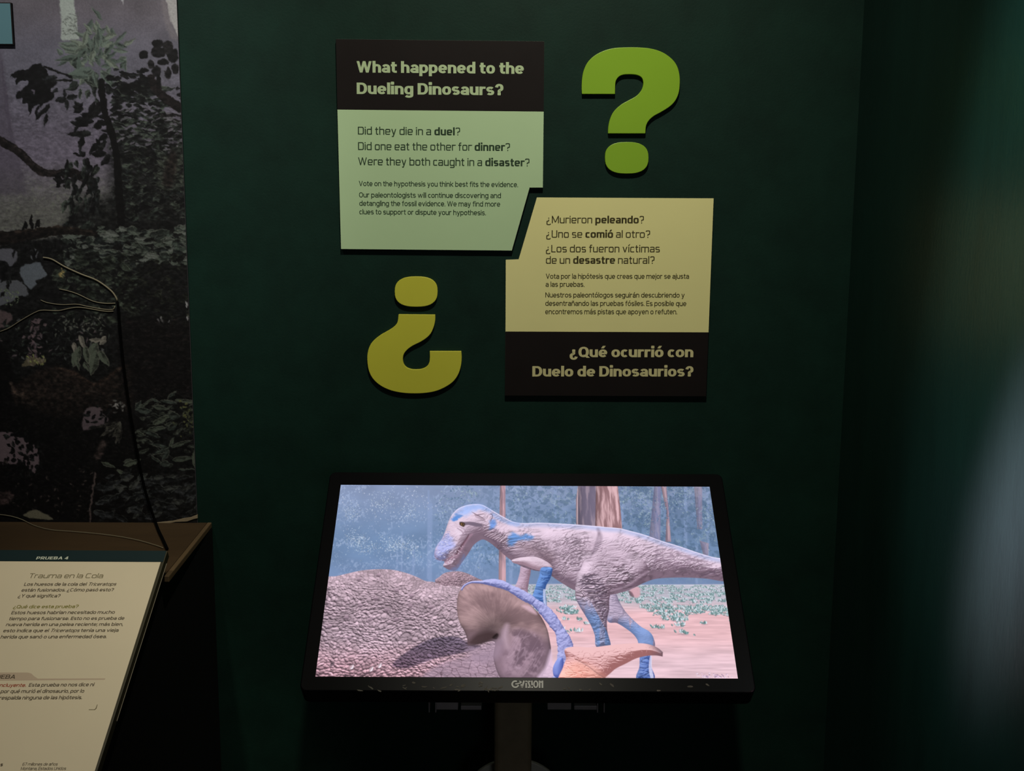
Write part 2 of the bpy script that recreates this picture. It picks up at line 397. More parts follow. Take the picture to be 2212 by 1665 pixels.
    # the body: snout to tail
    body = c6((862, 660), (868, 625), (885, 590), (915, 550), (938, 500), (958, 440), (985, 380), (1030, 332), (1090, 306), (1150, 297), (1205, 301), (1250, 324), (1310, 360), (1370, 394), (1430, 424), (1500, 435), (1600, 432)) + \
        c7((100, 424), (200, 428), (350, 437), (480, 447), (560, 455), (650, 463), (720, 480), (830, 510), (950, 553), (1080, 593), (1200, 635), (1300, 665), (1420, 700), (1420, 832), (1250, 818), (1120, 812), (1000, 813), (900, 822), (820, 850), (740, 890), (680, 912), (590, 932), (480, 930), (345, 905), (270, 866), (200, 822), (130, 770)) + \
        c6((1640, 785), (1560, 772), (1480, 742), (1400, 692), (1330, 632), (1275, 586), (1225, 556), (1190, 560), (1145, 595), (1110, 650), (1060, 722), (1022, 772), (980, 777), (940, 757), (925, 742), (935, 712), (900, 706), (872, 692))
    def bodytint(x, y, d, col, w):
        # pale blue along the ridge of the back and the crown
        gy, gx = np.gradient(d); top = sstep(.25, .8, gy)*sstep(17, 4, d)
        col = mixc(col, np.clip(np.array((150, 184, 232))/255.*(.45+.6*col.mean(-1, keepdims=True)), 0, 1), top*.55*(.6+.4*fbm(x/20, y/8, 63)))
        rim = sstep(3.5, .8, d)*sstep(.2, .8, gy); return mixc(col, np.broadcast_to(np.array((242, 236, 250))/255., col.shape), rim*.75)
    hide(body, 46, wr=1., seed=11, tint=bodytint, dirx=-24, ks=1.0, amb=.36)
    # folds and darker belly side
    for pts, wd, a in ((c7((500, 470), (520, 540), (480, 620), (420, 700), (350, 760)), 7, .32), (c7((505, 500), (490, 560), (450, 660), (390, 730)), 4, .4), (c7((920, 610), (905, 690), (880, 760)), 4, .3), (c7((60, 600), (110, 660), (170, 690)), 5, .4),
                       (c6((1225, 520), (1300, 560), (1390, 600)), 5, .4), (c6((1260, 500), (1320, 520), (1400, 580)), 3, .4), (c6((1290, 560), (1350, 620), (1420, 660)), 6, .35), (c7((160, 700), (200, 780), (280, 830), (335, 850)), 10, .3),
                       (c7((1160, 770), (1250, 790), (1320, 770), (1370, 780)), 3, .55), (c7((1230, 800), (1290, 770), (1340, 800)), 3, .5), (c7((950, 690), (1050, 740), (1150, 745)), 3, .25), (c7((1050, 640), (1150, 680), (1260, 700)), 4, .3)):
        c.stroke(pts, wd, (92, 76, 90), a, soft=5)
    c.fill(c6((1480, 600), (1560, 590), (1640, 600))+c7((60, 590), (160, 620), (200, 690), (140, 720), (60, 665), (0, 640)), (120, 98, 104), 22, .55)
    w, d = c.sdf(c7((0, 560), (200, 520), (420, 500), (480, 560), (400, 720), (300, 780), (160, 720), (0, 660)))
    n = sstep(.40, .68, fbm(X[w]/3.4+2*fbm(X[w]/9, Y[w]/9, 89), Y[w]/2.8, 91, 3)); c.put(w, .42*n*sstep(-2, 16, d), (104, 88, 98))
    w, d = c.sdf(c7((880, 620), (1000, 590), (1200, 660), (1350, 700), (1370, 780), (1150, 770), (900, 720)))
    n = sstep(.62, .85, 1-np.abs(2*noise(X[w]/7, Y[w]/3, 93)-1)); c.put(w, .4*n*sstep(-2, 12, d), (122, 100, 116))
    c.fill(c7((720, 905), (750, 885), (785, 880), (795, 930), (770, 955), (740, 940)), (214, 168, 172), 3, .9); c.fill(c7((712, 905), (735, 915), (750, 945), (725, 940)), (110, 84, 92), 3, .8)
    # thigh and near leg
    fy = c.tr(c7((500, 640)))[0][1]; fx = c.tr(c7((330, 700)))[0][0]
    thigh = c7((470, 560), (560, 560), (700, 600), (830, 700), (850, 780), (800, 850), (700, 890), (600, 915), (578, 960), (575, 1040), (560, 1110), (562, 1190), (582, 1300), (486, 1300), (474, 1220), (448, 1150), (408, 1080), (366, 1010), (338, 940), (345, 840), (380, 740))
    def legtint2(x, y, d, col, w):
        ky = np.clip((y-c.tr(c7((400, 940)))[0][1])/50, 0, 1); lx = c.tr(c7((350, 900)))[0][0]
        edge = x < lx+(y-c.tr(c7((350, 900)))[0][1])*.42+16
        k = ky*np.where(edge, 1, .12)*(.6+.4*(fbm(x/5, y/40, 72) > .42))
        g = col.mean(-1, keepdims=True); return col*(1-.8*k[..., None])+np.array(blue)/255.*(.48+.62*g)*.8*k[..., None]
    hide(thigh, 30, wr=1.5, seed=15, dirx=-12, amb=.28, fade=lambda x, y: sstep(fy-26, fy+38, y+.35*(x-fx)*0)*1., tint=legtint2)
    w, d = c.sdf(c7((350, 800), (480, 760), (560, 860), (570, 960), (520, 1100), (470, 1060), (420, 960), (370, 900)))
    n = sstep(.45, .8, 1-np.abs(2*noise(X[w]/9+Y[w]/14, Y[w]/2.6, 95)-1)); c.put(w, .62*n*sstep(-2, 14, d), (70, 58, 72))
    c.stroke(c7((590, 905), (700, 870), (800, 800), (850, 770)), 5, (200, 178, 190), .5, soft=5)
    # near arm, blue below the elbow
    hide(c7((-110, 690), (-60, 672), (20, 664), (70, 668), (125, 692), (168, 722), (176, 752), (140, 760), (90, 762), (40, 750), (-30, 722), (-90, 712)), 13, (232, 212, 220), (150, 122, 132), .3, seed=18)
    hide(c7((100, 742), (172, 742), (174, 780), (160, 822), (136, 862), (128, 900), (132, 960), (138, 1030), (120, 1030), (108, 1005), (92, 985), (82, 1010), (70, 990), (40, 978), (34, 950), (50, 900), (66, 850), (84, 800)), 11, (120, 164, 224), (48, 82, 140), .8, seed=19)
    c.stroke(c7((120, 900), (120, 960), (128, 1020)), 5, (226, 232, 246), .7)
    c.fill(c7((-60, 940), (-45, 900), (-20, 905), (-35, 960)), (214, 196, 206), 2)
    # blue patches and head
    bluish(z2((355, 330), (430, 262), (520, 285), (480, 320), (420, 360), (375, 365)), 1., 7, (92, 142, 204)); bluish(z2((420, 270), (560, 150), (760, 130), (900, 210), (760, 200), (640, 240), (560, 290)), .75, 16, (150, 184, 236))
    bluish(z2((1130, 650), (1150, 580), (1220, 520), (1320, 560), (1440, 545), (1490, 600), (1400, 620), (1260, 640), (1190, 710)), 1., 10, (112, 156, 212)); bluish(z2((895, 470), (900, 360), (960, 340), (985, 390), (950, 440)), .9, 8, (112, 156, 220))
    bluish(z2((930, 260), (1100, 350), (1300, 390), (1250, 420), (1080, 370), (960, 330)), .6, 10, (150, 178, 224)); bluish(z2((130, 850), (200, 640), (330, 560), (400, 700), (300, 800), (260, 900), (180, 910)), .7, 16, (160, 178, 236)); bluish(z2((330, 1040), (470, 960), (520, 830), (540, 880), (450, 1040)), .6, 10, (140, 170, 226))
    c.fill(z2((470, 372), (540, 372), (640, 370), (770, 400), (785, 435), (700, 435), (600, 415), (545, 420), (500, 415)), (112, 98, 112), 3, .9)
    c.fill(z2((478, 375), (530, 380), (548, 405), (530, 440), (490, 425), (470, 405)), (74, 58, 50), 2); c.fill(z2((494, 392), (514, 392), (522, 408), (508, 422), (494, 410)), (166, 126, 66), 1.5); c.fill(z2((503, 395), (516, 395), (516, 415), (505, 415)), (36, 28, 26), 1)
    c.fill(z2((600, 540), (560, 600), (500, 680), (440, 770), (420, 830), (445, 810), (520, 700), (580, 610)), (84, 58, 68), 2, .95)
    c.stroke(z2((640, 545), (560, 640), (470, 790), (400, 880)), 5, (176, 140, 154), .5, soft=4); c.fill(z2((420, 470), (500, 480), (520, 540), (470, 560), (420, 530)), (244, 230, 238), 10, .5)
    c.stroke(z2((420, 830), (330, 880), (270, 930)), 3, (150, 112, 124), .6, soft=2)
    c.stroke(z2((440, 460), (500, 500), (520, 540), (480, 560)), 2, (140, 116, 130), .6, soft=2); c.stroke(z2((470, 440), (530, 470), (560, 520)), 2, (150, 126, 140), .5, soft=2)
    for i in range(9):
        x = 640+i*17; y = 232+i*9
        c.stroke(z2((x, y), (x+40, y+30), (x+55, y+70)), 1.3, (110, 90, 100), .45)
    c.stroke(z2((905, 260), (930, 290), (900, 360)), 1.5, (70, 64, 84), .7)
    for i in range(16):
        t = i/15; c.stroke(z2((820+260*t, 560+110*t), (900+270*t, 500+110*t+rng.uniform(-20, 20))), 1.5, (120, 96, 104) if i % 2 else (244, 226, 232), .55)
    for i in range(150):
        t = rng.random(); x0 = 300-180*t+rng.uniform(0, 150)*(.3+t); y0 = 500+380*t+rng.uniform(-30, 30)
        (px, py), = z2((x0, y0)); c.leaf(px, py, rng.uniform(2, 5), 1.3, math.pi-.35+rng.gauss(0, .3), rng.choice([(236, 232, 250), (136, 142, 190), (190, 196, 236)]), alpha=.75)
    for i in range(60):
        t = rng.random(); (px, py), = z2((270+240*t+rng.uniform(-25, 25), 950-230*t+rng.uniform(-40, 50))); c.leaf(px, py, rng.uniform(3, 6), 1.3, .5+rng.gauss(0, .2), rng.choice([(244, 222, 232), (168, 130, 146)]), alpha=.6)
    # the horned animal lying in front
    def scaly(pts, base, dark, size, seed, R=60, amb=.35, lightv=Lt, warm=None, mask=None, bmp=3.4):
        w, d = c.sdf(pts, pad=3)
        x, y = X[w], Y[w]
        wx = (fbm(x/50, y/50, seed+2)-.5)*26; wy = (fbm(x/50, y/50, seed+3)-.5)*26
        sz = size*(.62+.75*fbm(x/90, y/70, seed+4))
        f1, f2, idd = cells((x+wx)/size, (y+wy)/(size*.78), seed); e = np.clip((f2-f1)/.5, 0, 1)
        b = bmp*(size/8.)*(1-np.clip(f1/.72, 0, 1)**2)*(.6+.5*idd)+1.2*fbm(x/3, y/3, seed+9, 2)
        q = np.clip(lit(d, R, lightv, b, .55), 0, 1); q = amb+(1-amb)*q
        col = mixc(dark, base, sstep(.12, .95, q))*(.86+.24*idd)[..., None]*(.84+.3*fbm(x/34, y/30, seed+7))[..., None]
        col = col*(.80+.20*sstep(0, .45, e))[..., None]
        if warm is not None: col = warm(x, y, col)
        m = np.clip(.5+d, 0, 1)
        if mask is not None: m = m*mask(x, y)
        c.put(w, m, np.clip(col, 0, 1))
        return w, d
    scaly(c6((868, 860), (900, 822), (945, 792), (1030, 782), (1100, 798), (1180, 836), (1260, 870), (1300, 960), (1100, 1000), (940, 960)), (184, 158, 164), (84, 66, 74), 4.4, 41, 22)
    trib = c6((20, 850), (90, 822), (150, 818), (230, 800), (330, 778), (440, 768), (560, 772), (660, 795), (740, 825), (800, 853), (860, 860), (930, 885), (1060, 900), (1200, 1000), (1500, 1300), (1660, 1600), (-60, 1600), (-20, 1200))
    def wm(x, y, col):
        k = sstep(H*.80, H*.99, y+8*(fbm(x/30, y/30, 47)-.5)*3)*sstep(W*.62, W*.2, x)
        return mixc(col, np.clip(col*np.array((1.16, 1.0, 1.0))+.04, 0, 1), k*.7)
    scaly(trib, (208, 184, 190), (72, 60, 66), 7.4, 43, 70, .24, np.array([.10, -.72, .68]), wm)
    for x, y in ((230, 1115), (400, 1130), (590, 1130), (690, 1030), (840, 1040), (330, 1030), (110, 1180), (440, 1265), (590, 920), (440, 980), (250, 1260), (320, 840), (460, 810), (700, 960), (520, 1060)):
        (px, py), = c6((x, y)); p = c.tr([(px, py)])[0]; r = 5.5
        w = c.box(np.array([p]), 10); dx, dy = X[w]-p[0], Y[w]-p[1]; dd = np.hypot(dx, dy*1.1)
        c.put(w, .75*sstep(r+1, r-2, dd), mixc((96, 80, 88), (206, 178, 188), sstep(-.8, .9, -dy/r)))
    # cast shade across its neck, drawn in the film itself
    w, d = c.sdf(c6((560, 1460), (610, 1400), (680, 1350), (750, 1308), (830, 1270), (910, 1253), (1020, 1250), (1080, 1280), (1130, 1300), (1200, 1325), (1050, 1372), (900, 1402), (780, 1440), (660, 1480)))
    m = sstep(-2, 3, d)[..., None]*.72; c.img[w] = c.img[w]*(1-m)+c.img[w]*np.array((.46, .46, .55))*m
    w, d = c.sdf(c6((780, 1520), (900, 1440), (1100, 1380), (1300, 1330), (1420, 1260), (1500, 1400), (1480, 1600), (780, 1600))); x, y = X[w], Y[w]
    f1, f2, idd = cells(x/17, y/13, 49); e = sstep(0, .10, f2-f1)
    c.put(w, .8*sstep(-3, 10, d), mixc((112, 92, 102), (176, 152, 164), e)*(.82+.3*fbm(x/30, y/20, 50))[..., None])
    for x, y in ((140, 1450), (280, 1470), (420, 1485), (480, 1460)):
        (px, py), = c6((x, y)); c.leaf(px-6, py+5, 13, 8, -1.0, (94, 78, 84) if x < 200 else (238, 214, 214), alpha=.8)
    # frill: hollow brown face, then neck, then the lavender scalloped rim
    frill = c6((1060, 905), (1120, 868), (1200, 868), (1280, 885), (1380, 920), (1450, 950), (1530, 1000))+c7((40, 1020), (95, 1085), (138, 1170), (158, 1260), (165, 1330), (150, 1410), (110, 1490), (70, 1540), (-160, 1540))+c6((1290, 1420), (1300, 1300), (1260, 1285), (1180, 1305), (1110, 1316), (1100, 1270), (1078, 1210), (1045, 1150), (1026, 1060), (1032, 960))
    w, d = c.sdf(frill); x, y = X[w], Y[w]
    p = c.tr(c6((1290, 1180)))[0]; ang = np.arctan2(y-p[1], x-p[0]); rr = np.hypot(x-p[0], y-p[1])
    st = fbm(ang*26+rr/30, rr/14, 55, 3)
    col = mixc((128, 104, 104), (184, 154, 150), sstep(.25, .75, st*.22+.78*fbm(x/46, y/36, 56)))
    col = mixc(col, np.broadcast_to(np.array((134, 112, 124))/255., col.shape), sstep(p[1]-5, p[1]+55, y)*.8)
    q = np.clip(lit(d, 34, np.array([-.2, -.35, .9]), None, .5), 0, 1); col = col*(.55+.5*q)[..., None]
    hol = np.exp(-(((x-p[0])/42)**2+((y-p[1])/30)**2)); col = col*(1-.34*hol)[..., None]
    c.put(w, np.clip(.5+d, 0, 1), np.clip(col*1.04, 0, 1))
    c.fill(c6((1100, 1300), (1160, 1240), (1250, 1215), (1325, 1235), (1310, 1265), (1240, 1290), (1170, 1312)), (62, 46, 46), 10, .75)
    c.fill(c6((1280, 1260), (1310, 1230), (1324, 1240), (1310, 1270)), (26, 18, 18), 3, .9)
    c.fill(c6((1100, 1330), (1200, 1320), (1320, 1260), (1350, 1200), (1390, 1180), (1400, 1230), (1360, 1330), (1320, 1400), (1240, 1440), (1140, 1420)), (164, 142, 156), 14, .6)
    c.stroke(c6((1385, 1170), (1370, 1240), (1390, 1330)), 9, (196, 170, 178), .6, soft=9)
    w, d = c.sdf(c6((1400, 1200), (1500, 1180), (1640, 1250), (1665, 1400), (1600, 1540), (1380, 1540), (1340, 1420), (1390, 1320))); x, y = X[w], Y[w]
    n = fbm(x/16, y/16, 58, 4); c.put(w, .75*sstep(-4, 14, d), mixc((108, 88, 98), (172, 146, 156), sstep(.35, .68, n)))
    n = sstep(.8, .97, 1-np.abs(2*noise(x/5+y/9, y/22, 59)-1)); c.put(w, .30*n*sstep(0, 12, d), (206, 180, 190))
    c.fill(c7((70, 1520), (120, 1440), (150, 1350), (164, 1320), (176, 1400), (180, 1520)), (226, 200, 216), 6, .8)
    c.fill(c6((1490, 1030), (1560, 1035), (1600, 1090), (1560, 1080)), (220, 186, 192), 6, .8)
    rim = c6((1060, 915), (1080, 885), (1130, 862), (1200, 862), (1260, 862), (1340, 875), (1420, 910), (1500, 955), (1560, 990))+c7((60, 990), (130, 1055), (190, 1130), (238, 1210), (268, 1300), (262, 1370), (250, 1450), (232, 1520))
    wl = c.line(rim, pad=20); w, dd, u = wl
    wid = 2.0+8.0*sstep(.10, .36, u)+5.0*sstep(.5, .9, u)
    scal = wid*(.80+.26*np.abs(np.sin(u*math.pi*5.5))+.30*(fbm(X[w]/6, Y[w]/6, 67)-.5))
    dd2 = scal-dd
    q = np.clip(lit(dd2, 8, Lt, 1.5*fbm(X[w]/4, Y[w]/4, 66, 2)-1.2*sstep(.3, .05, np.abs(np.sin(u*math.pi*5.5)))+2.2*fbm(X[w]/9, Y[w]/7, 68, 3), 1.), 0, 1)
    c.put(w, np.clip(.5+dd2, 0, 1), np.clip(mixc((84, 90, 140), (190, 194, 236), sstep(.1, .95, .3+.7*q)), 0, 1))
    hl = sstep(3.2, 1, np.abs(dd-scal*.35))*.0
    w, d = c.sdf(c7((180, 1440), (215, 1380), (250, 1380), (250, 1460), (225, 1515), (185, 1500)))
    q = np.clip(lit(d, 10, Lt), 0, 1); c.put(w, np.clip(.5+d, 0, 1), mixc((76, 92, 160), (160, 178, 238), q))
    # horn and cheek
    horn = c7((262, 1316), (330, 1297), (450, 1302), (580, 1286), (700, 1275), (800, 1273), (870, 1285), (918, 1308), (950, 1335, 1), (948, 1366, 1), (900, 1358), (830, 1362), (760, 1380), (690, 1415), (620, 1450), (575, 1488), (545, 1512), (480, 1560), (225, 1560), (250, 1440), (270, 1380))
    w, d = c.sdf(horn); x, y = X[w], Y[w]
    q = np.clip(lit(d, 26, np.array([-.1, -.85, .5]), -1.3*sstep(.80, .96, 1-np.abs(2*noise(x/9+fbm(x/20, y/20, 81)*2, y/4.5, 82)-1))+1.2*fbm(x/9, y/3, 83), .9), 0, 1)
    col = mixc((150, 96, 92), (240, 196, 190), sstep(.08, .85, .22+.78*q))
    x0, y0 = c.tr(c7((300, 1500)))[0]; k = np.exp(-(((x-x0)/46)**2+((y-y0)/24)**2)); col = np.clip(col*(1+.25*k[..., None]*np.array((1, .55, .35))), 0, 1)
    tip = sstep(c.tr(c7((820, 1330)))[0][0], c.tr(c7((945, 1330)))[0][0], x); col = mixc(col, np.broadcast_to(np.array((104, 84, 92))/255., col.shape), tip*.55*sstep(12, 0, d)+tip*.25)
    c.put(w, np.clip(.5+d, 0, 1), np.clip(col, 0, 1))
    c.fill(c7((330, 1400), (420, 1420), (520, 1480), (540, 1540), (280, 1540), (250, 1470)), (236, 170, 140), 14, .4)
    c.stroke(c7((340, 1385), (420, 1430), (500, 1490), (545, 1515)), 2, (120, 84, 84), .45, soft=2)
    # stones at the foot of the picture
    for _ in range(60):
        (px, py), = c7((rng.gauss(1290, 60), 1512-abs(rng.gauss(0, 14)))); c.leaf(px, py, rng.uniform(2, 6), 3, rng.uniform(-.5, .5), rng.choice([(214, 188, 206), (150, 128, 150), (236, 214, 226)]), alpha=.7)
    # lavender cast of the panel
    out = c.img*np.array((1.0, .985, 1.03))
    return np.clip(out, 0, 1)
MURAL_QUAD = [(383, 0), (427, 1128), (-60, 1132), (-60, -4)]     # photo points that bound the print (its right edge exact)

def z5(*p): return [(x/5.55, y/5.55)+tuple(r) for x, y, *r in p]
def z6(*p): return [(x/5.548+200, y/5.548+100)+tuple(r) for x, y, *r in p]
def z7(*p): return [(x/5.204, y/5.204+540)+tuple(r) for x, y, *r in p]
def z8(*p): return [(x/5.046+200, y/5.046+800)+tuple(r) for x, y, *r in p]

def paint_mural(W, H, hm):
    rng = random.Random(8); c = Canvas(W, H, hm); X, Y = c.X, c.Y
    inv = np.linalg.inv(hm); q = np.stack([X, Y, np.ones_like(X)], -1) @ inv.T; U, V = q[..., 0]/q[..., 2], q[..., 1]/q[..., 2]
    col = mixc((92, 87, 94), (96, 94, 106), sstep(0, 120, V)); col = mixc(col, np.broadcast_to(np.array((96, 90, 104))/255., col.shape), sstep(150, 330, V))
    col = mixc(col, np.broadcast_to(np.array((88, 88, 84))/255., col.shape), sstep(330, 470, V)*.9)
    gr = fbm(U/8, V/3.5, 3, 4)-.5; col = col*(1.0+.55*gr*sstep(40, 260, V)+.22*(fbm(U/50, V/40, 4)-.5))[..., None]
    gf = sstep(.58, .72, fbm(U/5, V/2.4, 5, 3))*sstep(330, 430, V); col = mixc(col, np.broadcast_to(np.array((112, 116, 104))/255., col.shape), gf*.5)
    c.img[:] = np.clip(col, 0, 1)
    # faint far trunks and light gaps
    c.fill([(-60, 110), (4, 108), (12, 170), (30, 300), (60, 420), (-60, 420)], (74, 68, 80), 8, .55, False)
    for k in range(9): c.stroke([(2+k*2, 120+k*12), (8+k*2.5, 210+k*10), (22+k*3, 300+k*8)], 1.6, (60, 54, 70) if k % 2 else (92, 86, 96), .5, soft=2)
    c.fill([(128, -20), (157, -20), (169, 66), (172, 84), (134, 88)], (150, 158, 152), 2, .95, False)
    for _ in range(60):
        x, y = rng.uniform(132, 168), 10+65*rng.random()**.5; c.leaf(x, y, rng.uniform(4, 10), 2, rng.gauss(.2, .4), (84, 88, 84), alpha=.7)
    c.fill([(260, -20), (269, -20), (265, 14)], (170, 170, 176), 1.5, .9, False)
    c.fill([(358, -20), (400, -20), (400, 90), (384, 78), (372, 52), (364, 24)], (160, 158, 158), 2, .9)
    c.fill([(348, -20), (364, 24), (374, 60), (386, 84), (372, 84), (354, 40)], (118, 112, 116), 6, .6)
    def scatter(n, x0, x1, y0, y1, L, wd, cols, ang=(0, 6.28), rim=None, a=.95, dens=None, rimp=.5):
        for _ in range(n):
            x, y = rng.uniform(x0, x1), rng.uniform(y0, y1)
            if dens is not None and dens(x, y) < rng.random(): continue
            c.leaf(x, y, rng.uniform(*L), rng.uniform(*wd), rng.uniform(*ang), rng.choice(cols), rim if rim is not None and rng.random() < rimp else None, a)
    dark = [(20, 20, 22), (26, 26, 27), (30, 32, 32), (16, 16, 18)]
    mid = [(44, 50, 46), (54, 60, 54), (38, 42, 40), (30, 34, 34)]
    pale = [(74, 84, 78), (84, 94, 86), (64, 74, 68), (94, 102, 92)]
    # thicket right of the stem
    def thick(x, y): return sstep(150, 260, y+.45*abs(x-300)*0+ (x < 250)*0)
    c.fill([(238, 300), (300, 290), (350, 300), (385, 310), (440, 300), (450, 560), (150, 560), (165, 440), (235, 420)], (24, 25, 25), 26, .85)
    scatter(190, 236, 350, 180, 345, (14, 34), (5, 10), dark+mid+dark+[(60, 68, 60)], (-.5, .35), (86, 92, 86), rimp=.35); scatter(120, 330, 410, 262, 345, (12, 30), (5, 10), dark+mid, (-.7, .5), (84, 90, 84), rimp=.35)
    scatter(70, 236, 425, 230, 345, (8, 22), (3, 6), [(90, 86, 96), (98, 94, 102), (82, 80, 88)], (-.6, .3), None, .9); scatter(70, 235, 410, 200, 350, (14, 34), (5, 9), dark+mid, (-.5, .3), (88, 94, 88), rimp=.4)
    scatter(420, 250, 420, 320, 480, (10, 26), (4, 9), mid+dark+dark, (-.9, .6), (78, 84, 76), rimp=.35)
    scatter(60, 330, 410, 320, 400, (18, 40), (8, 14), [(44, 48, 44), (52, 56, 50)], (-.2, .5), (84, 88, 82))
    c.fill(z6((860, 1500), (940, 1250), (1010, 1330), (960, 1660), (850, 1660)), (34, 27, 26), 8, .8)
    # big lower masses
    c.fill([(-60, 545), (30, 520), (110, 515), (210, 490), (450, 470), (450, 1140), (-60, 1140)], (24, 24, 25), 10, .97, False)
    # sky gaps of the lower part
    c.fill(z7((-200, -10), (130, -10), (200, 60), (180, 120), (110, 190), (60, 120), (-200, 100)), (92, 92, 100), 2, .9)
    c.fill(z7((240, 210), (300, 160), (360, 155), (440, 140), (470, 190), (530, 280), (460, 330), (400, 350), (410, 390), (350, 440), (300, 400), (230, 290)), (92, 98, 106), 2, .95)
    c.fill(z7((320, 20), (380, -20), (430, 20), (420, 70), (370, 110)), (92, 94, 100), 2, .9)
    c.fill(z7((-200, 350), (120, 345), (230, 350), (310, 440), (310, 510), (200, 520), (100, 590), (-200, 640)), (90, 92, 98), 2, .9)
    scatter(90, -50, 40, 625, 660, (3, 7), (2, 3.4), [(96, 108, 88), (110, 120, 98), (80, 90, 74)])
    scatter(24, -50, 40, 560, 640, (10, 26), (4, 9), dark, (1., 2.4))
    c.fill(z7((-200, 700), (80, 690), (140, 760), (90, 830), (40, 870), (-200, 900)), (96, 80, 82), 3, .8)
    # leaf piles in the middle
    scatter(240, 130, 425, 490, 570, (16, 34), (7, 14), mid+[(74, 80, 74), (84, 88, 84), (66, 72, 66)], (-.45, .45), (108, 112, 104))
    scatter(150, 110, 300, 545, 700, (14, 34), (8, 16), [(36, 40, 36), (44, 50, 44), (52, 58, 50), (28, 30, 29)], (-.6, .6), (74, 80, 70))
    scatter(130, 250, 425, 560, 720, (10, 26), (5, 10), [(30, 32, 28), (36, 38, 32), (26, 27, 26), (22, 22, 22)], (-.8, .8), (56, 58, 48), rimp=.3)
    scatter(240, -40, 235, 690, 780, (6, 18), (2, 6), mid+dark+[(70, 72, 72), (84, 74, 78)], (0, 6.28), None, .9)
    for _ in range(34):
        x, y = rng.gauss(75, 8), rng.uniform(690, 770); c.leaf(x, y, rng.uniform(6, 16), 5, rng.uniform(0, 6.3), rng.choice([(104, 88, 92), (92, 78, 84), (78, 66, 70)]), alpha=.8)
    c.fill(z7((300, 1220), (400, 1205), (520, 1245), (420, 1290), (250, 1310)), (100, 92, 72), 2, .8)
    scatter(26, 60, 100, 772, 786, (5, 10), (2, 4), [(128, 132, 84), (112, 104, 92)])
    for x, y, L, w, a, k in ((895, 960, 30, 14, 1.2, 0), (1190, 960, 26, 13, 2.1, 0), (830, 1040, 24, 10, 1.45, 0), (1090, 1040, 50, 22, 2.0, 1), (1080, 1130, 56, 22, 1.75, 1), (1110, 1130, 40, 18, 1.0, 1), (960, 1080, 40, 15, 1.4, 1), (900, 1080, 50, 18, 1.9, 1), (1000, 1010, 36, 10, .05, 0), (860, 1200, 30, 12, 1.4, 1), (940, 1250, 26, 10, 1.1, 1)):
        (px, py), = z7((x, y)); c.leaf(px, py, L, w, a, (110, 106, 98) if not k else (72, 78, 68), (128, 124, 114), .95)
    for _ in range(60):
        (px, py), = z7((rng.uniform(640, 1160), rng.uniform(730, 960))); c.leaf(px, py, rng.uniform(5, 13), rng.uniform(2, 4), rng.uniform(0, 6.3), rng.choice([(104, 104, 96), (84, 88, 80), (60, 62, 58)]), alpha=.8)
    for _ in range(14):
        (px, py), = z7((695+rng.gauss(0, 12), 265+rng.gauss(0, 18))); c.leaf(px, py, 7, 2.4, rng.uniform(0, 6.3), (150, 132, 84), alpha=.8)
    for x, y in ((345, 695), (352, 690), (362, 693), (368, 697), (402, 655), (407, 682), (284, 692), (340, 688), (348, 684), (358, 698), (366, 690), (371, 700), (401, 650)): c.leaf(x, y, 10, 4.5, rng.uniform(1, 2), (140, 140, 142), alpha=.9)
    # dark hollow and the fallen log
    c.fill([(262, 700), (330, 690), (450, 720), (450, 862), (280, 868)], (22, 19, 20), 14, .9)
    c.fill([(-60, 750), (10, 752), (26, 800), (30, 860), (-60, 960)], (14, 12, 13), 8, .9)
    c.fill([(22, 836), (60, 812), (105, 792), (150, 796), (206, 826), (240, 806), (268, 788), (284, 800), (280, 900), (200, 925), (110, 945), (50, 900)], (35, 29, 27), 9, .95)
    w, d = c.sdf([(22, 836), (60, 812), (105, 792), (150, 796), (206, 826), (250, 796), (250, 860), (120, 870), (40, 880)]); n = fbm(U[w]/9, V[w]/6, 31, 4); c.put(w, .6*sstep(0, 8, d)*n, (58, 47, 42))
    c.stroke([(120, 794), (160, 806), (205, 829), (240, 808), (270, 790)], 5, (70, 54, 46), .7, soft=4); c.stroke([(24, 828), (36, 850), (52, 850)], 5, (84, 70, 62), .7, soft=4)
    scatter(120, 250, 420, 690, 860, (8, 22), (3, 6), [(28, 24, 24), (24, 21, 22), (32, 27, 27)], (-.4, .4))
    # lower left hollow with pink gap and black leaves
    c.fill([(-60, 870), (130, 900), (300, 900), (300, 1140), (-60, 1140)], (19, 17, 18), 12, .9)
    c.fill([(-60, 938), (15, 933), (40, 938), (60, 955), (80, 968), (84, 1010), (70, 1026), (58, 1008), (30, 1002), (-60, 1000)], (104, 90, 96), 3, .95)
    scatter(80, 15, 92, 935, 1030, (8, 18), (5, 10), dark, (0, 6.28))
    c.fill([(-60, 1060), (20, 1062), (28, 1076), (8, 1090), (-60, 1086)], (72, 58, 58), 4, .8)
    scatter(110, -40, 200, 990, 1110, (5, 12), (3, 6), [(30, 26, 27), (44, 38, 38), (62, 56, 54), (24, 22, 22)], (0, 6.28))
    c.fill(z8((-70, 420), (80, 405), (110, 470), (170, 540), (80, 600), (-110, 640)), (98, 86, 92), 3, .85); scatter(16, 186, 232, 880, 922, (8, 18), (4, 8), dark)
    for _ in range(26):
        (px, py), = z8((rng.gauss(270, 50), rng.gauss(370, 34))); c.leaf(px, py, rng.uniform(6, 12), 4, rng.uniform(0, 6.3), rng.choice([(128, 126, 124), (90, 90, 88), (60, 58, 58)]), alpha=.85)
    for k in range(9):
        (px, py), = z8((300, 560)); c.leaf(px, py, rng.uniform(36, 60), 9, 1.6+.16*k+rng.gauss(0, .05), (62, 60, 54) if k % 2 else (44, 42, 40), (92, 92, 84), .9)
